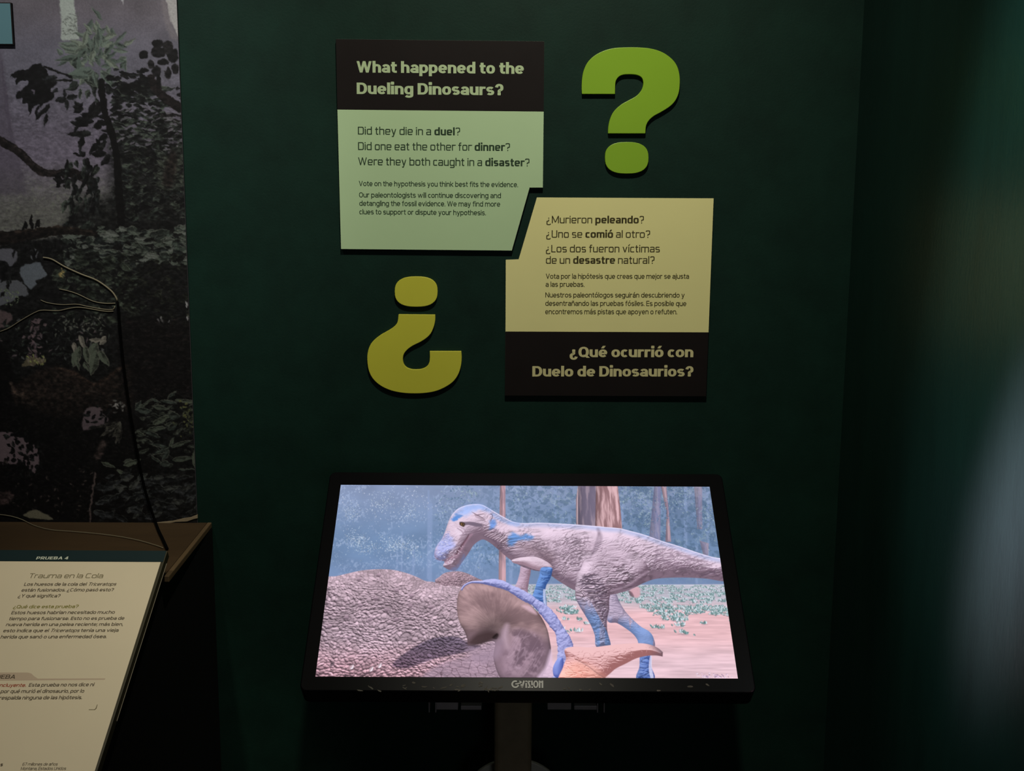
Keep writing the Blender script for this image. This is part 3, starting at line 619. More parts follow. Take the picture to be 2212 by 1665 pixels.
    c.stroke(z8((110, 800), (60, 930)), 14, (74, 62, 60), .7, soft=5); c.stroke([(206, 1022), (201, 1060), (195, 1100), (196, 1130)], 3.4, (96, 84, 82), .85, soft=2)
    c.fill([(50, 1113), (70, 1101), (84, 1102), (108, 1114), (112, 1122), (70, 1120)], (120, 116, 98), 2, .9)
    # outlined leaves at the lower right
    scatter(90, 290, 425, 870, 1010, (12, 30), (5, 9), [(42, 46, 42), (28, 30, 29), (54, 58, 52)], (-.8, .5), (104, 108, 98), rimp=.8)
    for x, y, L, w, a in ((470, 440, 26, 12, -1.1), (480, 420, 34, 13, .15), (500, 390, 22, 6, -.3), (640, 390, 40, 10, .15), (740, 330, 40, 8, .1), (900, 320, 44, 9, .12), (640, 300, 26, 6, .5), (820, 300, 24, 7, -.7), (650, 590, 46, 12, -.45), (830, 480, 26, 18, .2), (600, 640, 42, 9, -.1), (560, 660, 40, 11, .35), (480, 660, 20, 6, .5), (830, 650, 24, 13, -.7), (840, 840, 44, 7, 3.3), (840, 850, 40, 8, 2.8), (840, 860, 30, 9, 2.2), (840, 840, 24, 8, -1.2), (850, 840, 50, 8, -.35), (640, 930, 30, 8, .6), (740, 1010, 22, 14, .1), (870, 970, 46, 12, -.05), (920, 1080, 44, 4, 0), (1120, 860, 40, 14, 1.6), (330, 1000, 40, 10, -.1), (330, 1040, 44, 11, -.35), (250, 1060, 36, 9, 3.5), (260, 1080, 30, 9, .5)):
        (px, py), = z8((x, y)); c.leaf(px, py, L, w, a, rng.choice([(62, 68, 60), (70, 76, 66), (52, 58, 54)]), (124, 128, 116), .95)
    for _ in range(50):
        (px, py), = z8((1040+rng.gauss(0, 46), 540+rng.gauss(0, 66))); c.leaf(px, py, rng.uniform(5, 11), 4.5, rng.uniform(0, 6.3), rng.choice([(86, 88, 56), (66, 70, 52), (50, 54, 44)]), alpha=.9)
    scatter(110, 200, 425, 1028, 1122, (18, 40), (8, 14), [(48, 50, 52), (40, 42, 44), (58, 60, 58), (30, 31, 33)], (-.8, .4), (92, 96, 92), rimp=.6)
    # two dead branches
    c.stroke([(-60, 268), (0, 303), (40, 328), (92, 372), (150, 374), (205, 402)], 15, (34, 29, 29), 1., .8); c.stroke([(-60, 262), (0, 297), (40, 322), (92, 366), (150, 369)], 3, (62, 54, 54), .6, soft=3)
    c.stroke([(140, 376), (160, 372), (200, 392)], 14, (30, 26, 26)); scatter(26, 122, 150, 375, 400, (8, 16), (5, 8), dark)
    scatter(60, 140, 215, 340, 480, (14, 36), (7, 13), dark+mid, (1.2, 2.4), (60, 64, 60), rimp=.25)
    c.stroke([(-60, 508), (0, 514), (60, 508), (130, 498), (205, 504)], 29, (31, 26, 24), 1., .35); c.stroke([(0, 504), (60, 499), (130, 490), (200, 500)], 4, (58, 48, 42), .6, soft=3)
    for x, y, L, a in ((50, 498, 22, -1.3), (58, 496, 20, -1.7), (68, 494, 32, -1.57), (76, 494, 24, -1.2), (84, 492, 18, -1.6), (72, 494, 24, -1.9)): c.leaf(x, y, L, 8, a, (18, 17, 18))
    scatter(54, 24, 150, 515, 548, (10, 26), (5, 9), dark, (1.1, 2.1))
    # black leaves at the left, a small tree with pale top leaves, its dark stem
    for _ in range(110):
        t = rng.random(); x, y = 205+rng.gauss(0, 22), 128+rng.gauss(0, 40)
        a = math.atan2(y-150, x-207)+rng.gauss(0, 1.1); c.leaf(x, y, rng.uniform(18, 38), rng.uniform(7, 13), a, rng.choice(pale if y < 165 else mid+pale[:1]), (112, 120, 110) if rng.random() < .4 else None, .95)
    for x, y, L, w, a in ((205, 110, 46, 13, -1.45), (214, 105, 50, 14, -1.6), (195, 105, 40, 16, -1.9), (180, 98, 36, 15, -1.3), (165, 110, 40, 11, 3.4), (180, 122, 62, 14, 3.0), (170, 100, 44, 12, 3.3), (200, 150, 60, 18, 2.9), (195, 165, 56, 15, 3.2), (165, 150, 30, 24, -1.5), (225, 120, 36, 12, -.9), (240, 165, 30, 10, .5)):
        c.leaf(x, y, L, w, a, rng.choice(pale), (120, 128, 116), .95)
    for x, y, L, w, a in ((178, 232, 24, 13, 2.6), (180, 236, 26, 12, 3.4), (202, 262, 42, 17, 3.25), (192, 272, 44, 13, 2.75+.6), (206, 252, 34, 14, 3.3), (196, 290, 52, 12, 3.15), (180, 298, 26, 14, 1.9), (198, 285, 30, 13, 2.9), (185, 330, 18, 12, 2.6), (212, 312, 22, 14, 2.4), (226, 308, 26, 13, 2.2), (230, 330, 34, 15, 3.0), (238, 335, 30, 14, 2.3), (214, 235, 36, 18, 2.5), (222, 222, 34, 16, 2.2), (226, 262, 26, 14, 2.7), (232, 290, 24, 13, 2.5), (208, 300, 20, 10, 1.2), (205, 220, 30, 14, 2.0), (236, 250, 20, 12, 2.9)):
        c.leaf(x, y, L, w, a, rng.choice(dark), (40, 40, 42), .97)
    scatter(26, 170, 240, 215, 345, (10, 22), (6, 10), dark, (1.6, 4.2))
    scatter(50, 225, 315, 145, 200, (12, 28), (6, 10), dark, (-.3, .6)); c.fill(z6((440, 450), (540, 445), (640, 530), (640, 560), (560, 560), (480, 510)), (24, 25, 25), 1.5)
    c.fill(z5((125, 905), (200, 860), (265, 835), (320, 842), (400, 775), (480, 755), (512, 800), (560, 850), (590, 920), (540, 960), (600, 985), (690, 990), (640, 1040), (600, 1080), (650, 1140), (630, 1190), (540, 1240), (480, 1290), (440, 1410), (425, 1400), (425, 1330), (480, 1255), (400, 1290), (350, 1395), (340, 1250), (272, 1242), (270, 1160), (200, 1190), (215, 1110), (300, 1040), (340, 970), (250, 965), (205, 1010), (190, 960), (205, 930), (160, 930)), (21, 21, 23), 1.2, n=3)
    c.fill(z5((370, 1072), (425, 1080), (405, 1140)), (84, 78, 90), 1.2, smooth=False); c.stroke(z5((500, 800), (620, 830), (720, 870), (860, 930)), 3.4, (24, 24, 25)); c.stroke(z5((560, 990), (700, 970), (860, 960)), 4, (30, 31, 31))
    for x, y, L, w, a in ((800, 1180, 26, 12, -.2), (800, 1180, 25, 13, 2.9), (790, 1170, 20, 9, -1.8), (800, 1190, 24, 10, 1.55), (600, 1250, 22, 9, 2.2), (540, 1290, 34, 9, 2.2), (560, 1350, 30, 8, 1.7), (700, 1050, 22, 7, 2.4), (690, 930, 34, 11, 3.0)):
        (px, py), = z5((x, y)); c.leaf(px, py, L, w, a, (34, 36, 38) if y < 1200 else (24, 24, 25))
    c.stroke([(219, 176), (222, 210), (229, 250), (241, 285), (250, 325), (255, 370), (258, 430), (262, 480)], 11, (16, 14, 15), 1., 1.3)
    # round dark leaves on a branch at the right edge
    for x, y, rx, ry in [(a_, b_, .84*c_, .84*d_) for a_, b_, c_, d_ in ((610, 100, 78, 62), (790, 70, 110, 85), (700, 210, 52, 66), (620, 286, 78, 30), (850, 190, 85, 46), (770, 305, 68, 92), (905, 320, 48, 88), (960, 110, 80, 110), (990, 280, 50, 80), (790, 440, 42, 90), (780, -30, 90, 60), (900, 10, 80, 90), (1020, 510, 40, 24))]:
        j_ = [rng.uniform(.84, 1.1) for _ in range(8)]; c.fill(z6(*[(x+rx*j_[t]*math.cos(t*.785), y+ry*j_[t]*math.sin(t*.785)) for t in range(8)]), rng.choice([(29, 27, 30), (26, 25, 27), (33, 31, 33)]), 1.4)
    c.stroke(z6((700, 380), (760, 520), (850, 600), (960, 680), (1100, 760)), 13, (31, 26, 27), 1., 1.3)
    scatter(30, 345, 400, 240, 262, (12, 26), (3, 6), [(36, 34, 34), (92, 90, 96), (28, 26, 27)], (-.3, .5))
    # the print is an enlarged photograph: ragged edges and mottled tone
    dx = (fbm(U/9, V/9, 91, 3)-.5)*4.5+(fbm(U/3.2, V/3.2, 92, 2)-.5)*1.6; dy = (fbm(U/9, V/9, 93, 3)-.5)*4.5+(fbm(U/3.2, V/3.2, 94, 2)-.5)*1.6
    fx, fy = np.clip(X+dx, 0, W-1.001), np.clip(Y+dy, 0, H-1.001); ix, iy = fx.astype(int), fy.astype(int); fx, fy = (fx-ix)[..., None], (fy-iy)[..., None]; I = c.img
    c.img = (I[iy, ix]*(1-fx)+I[iy, ix+1]*fx)*(1-fy)+(I[iy+1, ix]*(1-fx)+I[iy+1, ix+1]*fx)*fy
    low = sstep(.34, .16, c.img.mean(-1)); n = fbm(U/7, V/5, 95, 4); c.img *= (1+low*(n-.5)*1.5)[..., None]
    hi = low*sstep(.60, .72, fbm(U/6, V/3.4, 96, 3))*sstep(430, 520, V); c.img = mixc(c.img, np.broadcast_to(np.array((72, 74, 68))/255., c.img.shape), hi*.2)
    c.img *= (.91+.18*fbm(U/2.2, V/2.2, 90, 2))[..., None]
    g = c.img.mean(-1, keepdims=True); k = np.clip((g-.06)/.22, 0, 1); c.img = c.img*(.58+.50*k)      # deep printed blacks
    return np.clip(c.img, 0, 1)
# ---------------------------------------------------------------- lettering, drawn as strokes of a broad pen (cap height 1)
class Style:
    def __init__(s, wx, wy, n, w=1., xh=.72, gap=.115, slant=0.): s.wx, s.wy, s.n, s.w, s.xh, s.gap, s.slant = wx, wy, n, w, xh, gap, slant

class Glyph:
    def __init__(s, st): s.st = st; s.v, s.f = [], []; s.hx, s.hy = st.wx/2, st.wy/2
    def stroke(s, p, closed=False):
        p = np.array(p, float)
        if closed: t = np.roll(p, -1, 0)-np.roll(p, 1, 0)
        else:
            t = np.gradient(p, axis=0)
        t /= np.maximum(np.linalg.norm(t, axis=1, keepdims=True), 1e-9); n = np.stack([-t[:, 1], t[:, 0]], 1)
        h = .5*np.sqrt((s.st.wx*n[:, 0])**2+(s.st.wy*n[:, 1])**2)[:, None]
        k = len(s.v); N = len(p); s.v += [tuple(q) for q in p+n*h]+[tuple(q) for q in p-n*h]
        for i in range(N if closed else N-1):
            j = (i+1) % N; s.f.append((k+i, k+N+i, k+N+j, k+j))
    def poly(s, p): k = len(s.v); s.v += [tuple(q) for q in p]; s.f.append(tuple(range(k, k+len(p))))
    def vert(s, x, y0, y1): s.poly([(x-s.hx, y0), (x+s.hx, y0), (x+s.hx, y1), (x-s.hx, y1)])
    def horz(s, x0, x1, y, k=1.): s.poly([(x0, y-s.hy*k), (x1, y-s.hy*k), (x1, y+s.hy*k), (x0, y+s.hy*k)])
    def diag(s, x0, y0, x1, y1, k=.95):
        L = math.hypot(x1-x0, y1-y0); h = s.hx*k*L/max(abs(y1-y0), .3*L); s.poly([(x0-h, y0), (x0+h, y0), (x1+h, y1), (x1-h, y1)])
    def arc(s, cx, cy, rx, ry, a0, a1, k=12):
        t = np.radians(np.linspace(a0, a1, k+1)); c, d = np.cos(t), np.sin(t); e = 2/s.st.n
        return [(cx+rx*np.sign(x)*abs(x)**e, cy+ry*np.sign(y)*abs(y)**e) for x, y in zip(c, d)]
    def dot(s, x, y, k=1.08):
        h = s.hx*k; v = max(s.hy, s.hx*.9)*k; s.poly([(x+h*a, y+v*b) for a, b in ((-1, -.7), (-.7, -1), (.7, -1), (1, -.7), (1, .7), (.7, 1), (-.7, 1), (-1, .7))])

def glyph(ch, st):
    """(vertices, faces, width) of one character"""
    g = Glyph(st); hx, hy, X, C = g.hx, g.hy, st.xh, 1.; A = 1.03; D = -.27; W = st.w
    base = {'á': 'a', 'é': 'e', 'í': 'ı', 'ó': 'o', 'ú': 'u', 'ñ': 'n'}
    acc = ch if ch in base else None
    ch = base.get(ch, ch)
    def ring(w, h, y0=0): g.stroke(g.arc(w/2, y0+h/2, w/2-hx, h/2-hy, 0, 360, 32)[:-1], True)
    def hook(x0, w, h, y0=0):     # arch from a stem at x0 to a stem at x0+w-2hx
        r = min((w/2-hx)*.95, .40*h); g.stroke(g.arc(x0+w/2-hx, h-hy-r, w/2-hx, r, 180, 0, 16)+[(x0+w-2*hx, y0)])
    w = .60*W+st.wx*.55
    if ch == ' ': return [], [], .22*W+.04
    if ch in 'oO0': w = (w if ch == 'o' else .72*W+st.wx*.6); ring(w, X if ch == 'o' else C)
    elif ch in 'bdpq':
        ring(w, X); g.vert(hx if ch in 'bp' else w-hx, 0 if ch in 'bd' else D, A if ch in 'bd' else X)
    elif ch == 'g':
        ring(w, X); r = w/2-hx; g.stroke([(w-hx, X), (w-hx, .1)]+g.arc(w/2, D+hy+.17, r, .17, 0, -150, 14)) if st.wx < .2 else g.stroke([(w-hx, X), (w-hx, .08)]+g.arc(w/2, D-.02+hy+.14, r, .14, 0, -160, 14))
    elif ch in 'nhñ': w *= .97; g.vert(hx, 0, A if ch == 'h' else X); hook(hx, w, X)
    elif ch == 'm': u = w*.90; g.vert(hx, 0, X); hook(hx, u, X); hook(u-hx, u, X); w = 2*u-2*hx
    elif ch == 'r': w = .36*W+st.wx*.6; g.vert(hx, 0, X); r = .34*X; g.stroke(g.arc(hx+r*1.05, X-hy-r, r*1.05, r, 180, 78, 10)+[(w, X-hy*1.15)])
    elif ch == 'u': w *= .97; r = min((w/2-hx)*.95, .40*X); g.vert(w-hx, 0, X); g.stroke([(hx, X)]+g.arc(w/2, hy+r, w/2-hx, r, 180, 360, 16))
    elif ch == 'a':
        w *= .95; yt = .60*X; r = min(w/2-hx, .34*X); g.stroke(g.arc(w/2, X-hy-r, w/2-hx, r, 155, 0, 14)+[(w-hx, 0)]); ry = (yt-2*hy)/2+hy*.0
        g.stroke([(w-hx, yt-hy)]+g.arc(w*.47, yt/2, w*.47-hx, yt/2-hy, 90, 270, 14)+[(w-hx, hy+.03*X)])
    elif ch == 'e': g.stroke(g.arc(w/2, X/2, w/2-hx, X/2-hy, 0, 322, 28)); g.horz(hx, w-hx*.3, X*.49, .92)
    elif ch == 'c': w *= .92; g.stroke(g.arc(w/2, X/2, w/2-hx, X/2-hy, 44, 316, 24)); w -= .055
    elif ch in 'sS':
        h = X if ch == 's' else C; w = w*.88 if ch == 's' else .6*W+st.wx*.6; r = (h-2*hy)/4
        g.stroke(g.arc(w/2, h-hy-r, w/2-hx, r, 26, 270, 16)+g.arc(w/2, hy+r, w/2-hx, r, 90, -154, 16)[1:])
    elif ch == 't': w = .32*W+st.wx*.7; x = w*.42; g.horz(0, w, X-hy); r = .17; g.stroke([(x, X+.20), (x, hy+r)]+g.arc(x+r*1.1, hy+r, r*1.1, r, 180, 270, 8)+[(w, hy)])
    elif ch == 'f': w = .32*W+st.wx*.7; x = w*.42; g.horz(0, w, X-hy); r = .18; g.stroke([(x, 0), (x, A-hy-r)]+g.arc(x+r*1.1, A-hy-r, r*1.1, r, 180, 90, 8)+[(w, A-hy)])
    elif ch in 'iıl': w = st.wx; g.vert(hx, 0, A if ch == 'l' else X); ch == 'i' and g.dot(hx, X+.13+hy)
    elif ch == 'j': w = st.wx; g.stroke([(hx, X), (hx, D+.15)]+g.arc(hx-.14, D+hy+.13, .14, .13, 0, -90, 8)); g.dot(hx, X+.13+hy)
    elif ch == 'k': g.vert(hx, 0, A); g.diag(hx*2, X*.42, w-hx, X); g.diag(w*.42, X*.5, w-hx*.9, 0)
    elif ch in 'vV': h = X if ch == 'v' else C; w = w*.98 if ch == 'v' else .7*W+st.wx*.8; g.diag(hx, h, w/2, 0); g.diag(w-hx, h, w/2, 0)
    elif ch in 'wW':
        h = X if ch == 'w' else C; w = (.9 if ch == 'w' else 1.06)*W+st.wx*.9; q = (w-2*hx)/4
        for i, (a, b) in enumerate(((h, 0), (0, h), (h, 0), (0, h))): g.diag(hx+q*i, a, hx+q*(i+1), b, .85)
    elif ch in 'yY':
        if ch == 'y': w *= .96; g.diag(hx, X, w/2, 0); k = .27*(w/2-hx)/X; g.diag(w-hx, X, w/2-k, D); g.horz(w/2-k-.16, w/2-k+.02, D+hy)
        else: w = .66*W+st.wx*.8; g.vert(w/2, 0, .45); g.diag(hx, C, w/2, .4); g.diag(w-hx, C, w/2, .4)
    elif ch == 'x': g.diag(hx, 0, w-hx, X); g.diag(hx, X, w-hx, 0)
    elif ch == 'z': w *= .9; g.horz(0, w, X-hy); g.horz(0, w, hy); g.diag(hx, hy, w-hx, X-hy)
    elif ch == 'A': w = .72*W+st.wx*.8; g.diag(hx, 0, w/2, C); g.diag(w-hx, 0, w/2, C); g.horz(w*.2, w*.8, .3)
    elif ch == 'B':
        w = .66*W+st.wx*.6; g.vert(hx, 0, C)
        for y0, y1, k in ((0, .5+hy, 1.), (.5-hy, C, .94)): r = (y1-y0)/2-hy; x = w*k-hx-min(r*1.1, w*.4); g.stroke([(hx, y0+hy), (x, y0+hy)]+g.arc(x, (y0+y1)/2, w*k-hx-x, r, -90, 90, 12)+[(hx, y1-hy)])
    elif ch == 'C': w = .72*W+st.wx*.5; g.stroke(g.arc(w/2, .5, w/2-hx, .5-hy, 44, 316, 26))
    elif ch == 'D': w = .70*W+st.wx*.6; g.vert(hx, 0, C); x = w*.45; g.stroke([(hx, hy), (x, hy)]+g.arc(x, .5, w-hx-x, .5-hy, -90, 90, 16)+[(hx, C-hy)])
    elif ch in 'EF': w = .56*W+st.wx*.5; g.vert(hx, 0, C); g.horz(hx, w, C-hy); g.horz(hx, w*.93, .5); ch == 'E' and g.horz(hx, w, hy)
    elif ch == 'L': w = .54*W+st.wx*.4; g.vert(hx, 0, C); g.horz(hx, w, hy)
    elif ch == 'M': w = .84*W+st.wx*.9; g.vert(hx, 0, C); g.vert(w-hx, 0, C); g.diag(hx, C, w/2, .12, .85); g.diag(w-hx, C, w/2, .12, .85)
    elif ch == 'N': w = .70*W+st.wx*.8; g.vert(hx, 0, C); g.vert(w-hx, 0, C); g.diag(hx, C, w-hx, 0, .9)
    elif ch in 'PR':
        w = .62*W+st.wx*.6; g.vert(hx, 0, C); r = .27-hy*.3; yc = C-hy-r; x = w*.5; g.stroke([(hx, yc-r), (x, yc-r)]+g.arc(x, yc, w-hx-x, r, -90, 90, 12)+[(hx, C-hy)])
        if ch == 'R': g.diag(w*.5, yc-r, w-hx*.8, 0)
    elif ch == 'Q': w = .74*W+st.wx*.6; ring(w, C); g.diag(w*.62, .24, w*.95, -.06, .8)
    elif ch == 'T': w = .64*W+st.wx*.5; g.vert(w/2, 0, C); g.horz(0, w, C-hy)
    elif ch == 'U': w = .68*W+st.wx*.6; r = .3; g.stroke([(hx, C)]+g.arc(w/2, hy+r, w/2-hx, r, 180, 360, 16)+[(w-hx, C)])
    elif ch == '4': w = .62*W+st.wx*.5; g.vert(w*.7, 0, C); g.horz(0, w, .28); g.diag(hx, .3, w*.68, C, .8)
    elif ch == '6': w = .62*W+st.wx*.5; ring(w, .6); g.stroke(g.arc(w/2, .6, w/2-hx, .4-hy, 50, 180, 12)+[(hx, .3)])
    elif ch == '7': w = .58*W+st.wx*.5; g.horz(0, w, C-hy); g.diag(w*.35, 0, w-hx, C-hy)
    elif ch in '?¿':
        w = .50*W+st.wx*.75; r = .26; yc = C-hy-r
        g.stroke(g.arc(w/2, yc, w/2-hx, r, 172, -38, 18)+[(w*.56, .46), (w/2, .40), (w/2, .27)]); g.dot(w/2, hx*.95, 1.05)
        if ch == '¿': g.v = [(w-x, X-y) for x, y in g.v]
    elif ch == '!': w = st.wx; g.vert(hx, .28, C); g.dot(hx, hx)
    elif ch in '.,;':
        w = st.wx*1.05; g.dot(w/2, hx)
        if ch != '.': g.diag(w/2-.04, -.16, w/2+hx*.3, .04, .7)
        if ch == ';': g.dot(w/2, X-hx)
    if acc == 'ñ': q = w/2; g.stroke([(q-.2, X+.13), (q-.1, X+.2), (q, X+.165), (q+.1, X+.13), (q+.2, X+.2)])
    elif acc: q = w/2; g.diag(q-.05, X+.10, q+.11, X+.34, .8)
    return g.v, g.f, w

def write(mb, pl, segs, p0, p1, cap, h=.0006, slant=0., xh=None):
    """one line of text on a surface; p0 and p1 are where its baseline starts and ends in the photograph, cap its capital height there"""
    a, b = pl.uv(p0), pl.uv(p1); c = pl.uv((p0[0], p0[1]-cap))
    ch = (c-a)[1]; e = b-a; L = np.hypot(*e); e /= L; n = np.array([-e[1], e[0]])
    x = 0.; V, F = [], []; first = None
    for text, st in segs:
        for t in text:
            v, f, w = glyph(t, st); k = len(V); V += [(x+px+st.slant*py, py) for px, py in v]; F += [tuple(i+k for i in q) for q in f]
            x += w+(st.gap if t != ' ' else .04)
    x -= segs[-1][1].gap
    s = L/x
    out, nrm = [], []
    for j, q in enumerate(F):      # faces wound towards the reader, each a hair above the one before so that crossing strokes never share a plane
        A = sum(V[q[i-1]][0]*V[q[i]][1]-V[q[i]][0]*V[q[i-1]][1] for i in range(len(q))); q = q if A > 0 else q[::-1]
        hh = h+(j % 97)*1.6e-6; k = len(out)
        out += [pl.xyz(*(a+e*(V[i][0]*s)+n*(V[i][1]*ch)), hh) for i in q]; nrm.append(tuple(range(k, k+len(q))))
    mb.add(out, nrm)
# ---------------------------------------------------------------- materials
M_WALL = material('dark green wall paint', srgb(26, 60, 49, .50), .6, .16, vary=.22, vscale=9, bump=.12, bscale=210)
M_GLOSS = material('dark green gloss paint', srgb(27, 62, 53, .45), .36, .5, vary=.2, vscale=9, bump=.16, bscale=160, stretch=(1, 1, .3))
M_GLOSS.node_tree.nodes['Principled BSDF'].inputs['IOR'].default_value = 1.48
M_FLOOR = material('dark floor', (.012, .012, .013), .7, vary=.2)
M_BOARD = material('panel board edge', srgb(62, 70, 60), .5)
M_BLACK = material('matt black print', srgb(27, 22, 21), .55, .15, vary=.08, vscale=14)
M_GREENP = material('pale green print', srgb(186, 214, 168), .55, .25, vary=.02, vscale=5)
M_YELLOWP = material('pale yellow print', srgb(238, 232, 162), .55, .25, vary=.02, vscale=5)
M_INKG = material('dark green ink', srgb(46, 66, 46), .6, .2)
M_INKGB = material('black ink', srgb(30, 36, 32), .6, .2)
M_INKY = material('dark olive ink', srgb(68, 62, 34), .6, .2)
M_HEADG = material('pale green lettering', srgb(184, 204, 160), .6, .2)
M_HEADY = material('cream yellow lettering', srgb(214, 206, 152), .6, .2)
M_LIME = material('lime green acrylic', srgb(136, 178, 34), .42, .4, vary=.02)
M_MUST = material('yellow green acrylic', srgb(208, 206, 66), .42, .4, vary=.02)
M_HOUSE = material('black monitor plastic', (.0035, .0035, .004), .3, .05)
M_LOGO = material('pale grey logo print', srgb(215, 215, 208), .6, .2)
M_REFL = material('painted bezel reflections', srgb(96, 92, 84), .9, .1, vary=.4, vscale=160)
M_STEEL = material('dark brown painted steel', srgb(150, 134, 106), .45, .5, vary=.15, vscale=20)
M_BRKT = material('grey bracket steel', srgb(170, 160, 160), .4, .5, metal=0., vary=.15)
M_FLANGE = material('pale grey painted metal', srgb(190, 188, 176), .5, vary=.05)
M_CAB = material('black cabinet side', (.0035, .003, .0028), .6, .3, vary=.2)
M_BROWN = material('brown board', srgb(66, 50, 30), .7, .3, vary=.12, vscale=7, stretch=(1, 4, 1))
M_BROWNE = material('lighter brown board edge', srgb(98, 80, 56), .6, .3, vary=.1)
M_CREAM = material('cream print', srgb(216, 205, 178), .5, .3, vary=.018, vscale=6)
M_TEAL = material('dark teal band', srgb(16, 38, 41), .5, .3, vary=.06)
M_OLIVE = material('dark olive edging', srgb(50, 46, 26), .5)
M_INKP = material('grey brown ink', srgb(82, 72, 58), .6, .2)
M_INKPT = material('olive grey ink', srgb(104, 96, 66), .6, .2)
M_INKPO = material('olive green ink', srgb(128, 124, 48), .6, .2)
M_INKR = material('red ink', srgb(160, 66, 46), .6, .2)
M_TAB = material('pinkish grey print', srgb(190, 172, 150), .5, .3)
M_WHITEL = material('white lettering', srgb(196, 204, 188), .6, .2)
M_PALE = material('pale wire', srgb(128, 120, 98), .6, .2)
M_ROD = material('black rod', (.0012, .0012, .0012), .9, .05)
M_BLUE = material('pale blue print', srgb(88, 126, 134), .5, .3, vary=.02)
M_PAPER = material('torn pale paper', srgb(150, 134, 108), .7, .2, vary=.15, vscale=40)

def pic_material(name, emit):
    m = bpy.data.materials.new(name); m.use_nodes = True; nt = m.node_tree; b = nt.nodes['Principled BSDF']
    a = nt.nodes.new('ShaderNodeAttribute'); a.attribute_name = 'picture'
    if emit:
        b.inputs['Base Color'].default_value = (.01, .01, .01, 1); b.inputs['Roughness'].default_value = .6; b.inputs['Specular IOR Level'].default_value = 0
        nt.links.new(a.outputs['Color'], b.inputs['Emission Color']); b.inputs['Emission Strength'].default_value = emit
    else:
        nt.links.new(a.outputs['Color'], b.inputs['Base Color']); b.inputs['Roughness'].default_value = .6; b.inputs['Specular IOR Level'].default_value = .25
    return m
M_SHOWN = pic_material('picture on the display', 1.02)
M_PRINT = pic_material('printed forest picture', 0)

# ---------------------------------------------------------------- the room
corner_x = at_depth((1838, 550), 0)[0]
LEFT_X = -2.6
struct(mesh_ob('wall_back', *(lambda m: (m.v, m.f))(MB().box((LEFT_X, 0, 0), (corner_x+.2, .12, 3.4))), M_WALL))
OPEN = math.tan(math.radians(-4.0)); yr = -2.3
wr = MB(); base = [(corner_x, 0), (corner_x-OPEN*yr, yr), (corner_x-OPEN*yr+.12, yr), (corner_x+.12, 0)]
wr.add([(x, y, 0) for x, y in base]+[(x, y, 3.4) for x, y in base], [(0, 1, 2, 3)[::-1], (4, 5, 6, 7), (0, 1, 5, 4), (1, 2, 6, 5), (2, 3, 7, 6), (3, 0, 4, 7)])
struct(wr.build('wall_right', M_GLOSS))
struct(mesh_ob('floor', *(lambda m: (m.v, m.f))(MB().box((LEFT_X, -3.2, -.1), (corner_x+.2, 0, 0))), M_FLOOR))

def on(pl, pts, h=0.): return [tuple(pl.uv(p, h)) for p in pts]

# ---------------------------------------------------------------- printed forest mural on the wall, left
mt, mb_ = WALL.uv((383, 0)), WALL.uv((427, 1128))
mx1 = (mt[0]+mb_[0])/2; mz0 = mb_[1]; mx0 = -1.42; mz1 = 2.2
gx0, gz1 = WALL.uv((-60, 560))[0], WALL.uv((380, -30))[1]
mural = empty('forest_mural', ((mx0+mx1)/2, 0, mz0), 'large printed forest picture with dark leaves and branches, left of the green wall', 'mural')
T = .004
MB().box((mx0, -T, mz0), (mx1, 0, mz1)).build('backing_sheet', material('grey mural print', srgb(92, 88, 96, .9), .6, vary=.15, vscale=12), mural)
GW, GH = 390, 936
gc = [(gx0, gz1), (mx1, gz1), (mx1, mz0), (gx0, mz0)]
def px_of(p):
    d = np.array(p, float)-EYE; z = d@FWD; return (IMG_W/2+FOCAL*(d@RIGHT)/z, IMG_H/2-FOCAL*(d@UP)/z)
hm = homography([px_of((x, -T, z)) for x, z in gc], [(0, 0), (GW-1, 0), (GW-1, GH-1), (0, GH-1)])
picture_mesh('printed_picture', [np.array((x, -T-.0005, z)) for x, z in gc], lin(paint_mural(GW, GH, hm))*1.0, M_PRINT, mural)

blue_uv = [WALL.uv(p, .012) for p in ((26, 5), (27, 97))]
bx = (blue_uv[0][0]+blue_uv[1][0])/2; bs = empty('blue_panel', (bx-.16, -T, blue_uv[1][1]), 'pale blue panel with dark edges hung on the forest mural at its upper left', 'panel')
MB().box((bx-.32, -T-.007, blue_uv[1][1]), (bx, -T, blue_uv[0][1])).build('board', M_BLACK, bs, bevel=.001)
MB().box((bx-.318, -T-.0076, blue_uv[1][1]+.002), (bx-.002, -T-.007, blue_uv[0][1]-.002)).build('print_face', M_BLUE, bs)

# ---------------------------------------------------------------- the two text panels and the two question marks
HB = .0078
HEAVY = Style(.272, .185, 2.25, 1.06, .75, .062)
QL = Style(.128, .112, 5.5, .94, .75, .115); QB = Style(.215, .165, 4.2, .94, .75, .09)
BODY = Style(.140, .118, 2.15, .98, .75, .075)

def text_panel(name, label, outline, header, split, mats, heading, questions, body, at):
    p = at_depth(at, 0); t = empty(name, (p[0], 0, p[2]), label, 'sign')
    O = on(WALL, outline, HB); MB().prism(WALL, O, 0, HB).build('board', M_BOARD, t, bevel=.0012)
    MB().prism(WALL, on(WALL, split[0], HB), HB, HB+.0006).build('header_band', M_BLACK, t)
    MB().prism(WALL, on(WALL, split[1], HB), HB, HB+.0006).build('body_face', mats[0], t)
    for nm, rows, mat in (('heading_lettering', heading, mats[1]), ('question_lettering', questions, mats[2]), ('body_lettering', body, mats[3])):
        mb = MB(); mb2 = MB()
        for segs, p0, p1, cap in rows:
            write(mb, WALL, segs, p0, p1, cap, HB+.0009)
        mb.build(nm, mat, t)
    return t

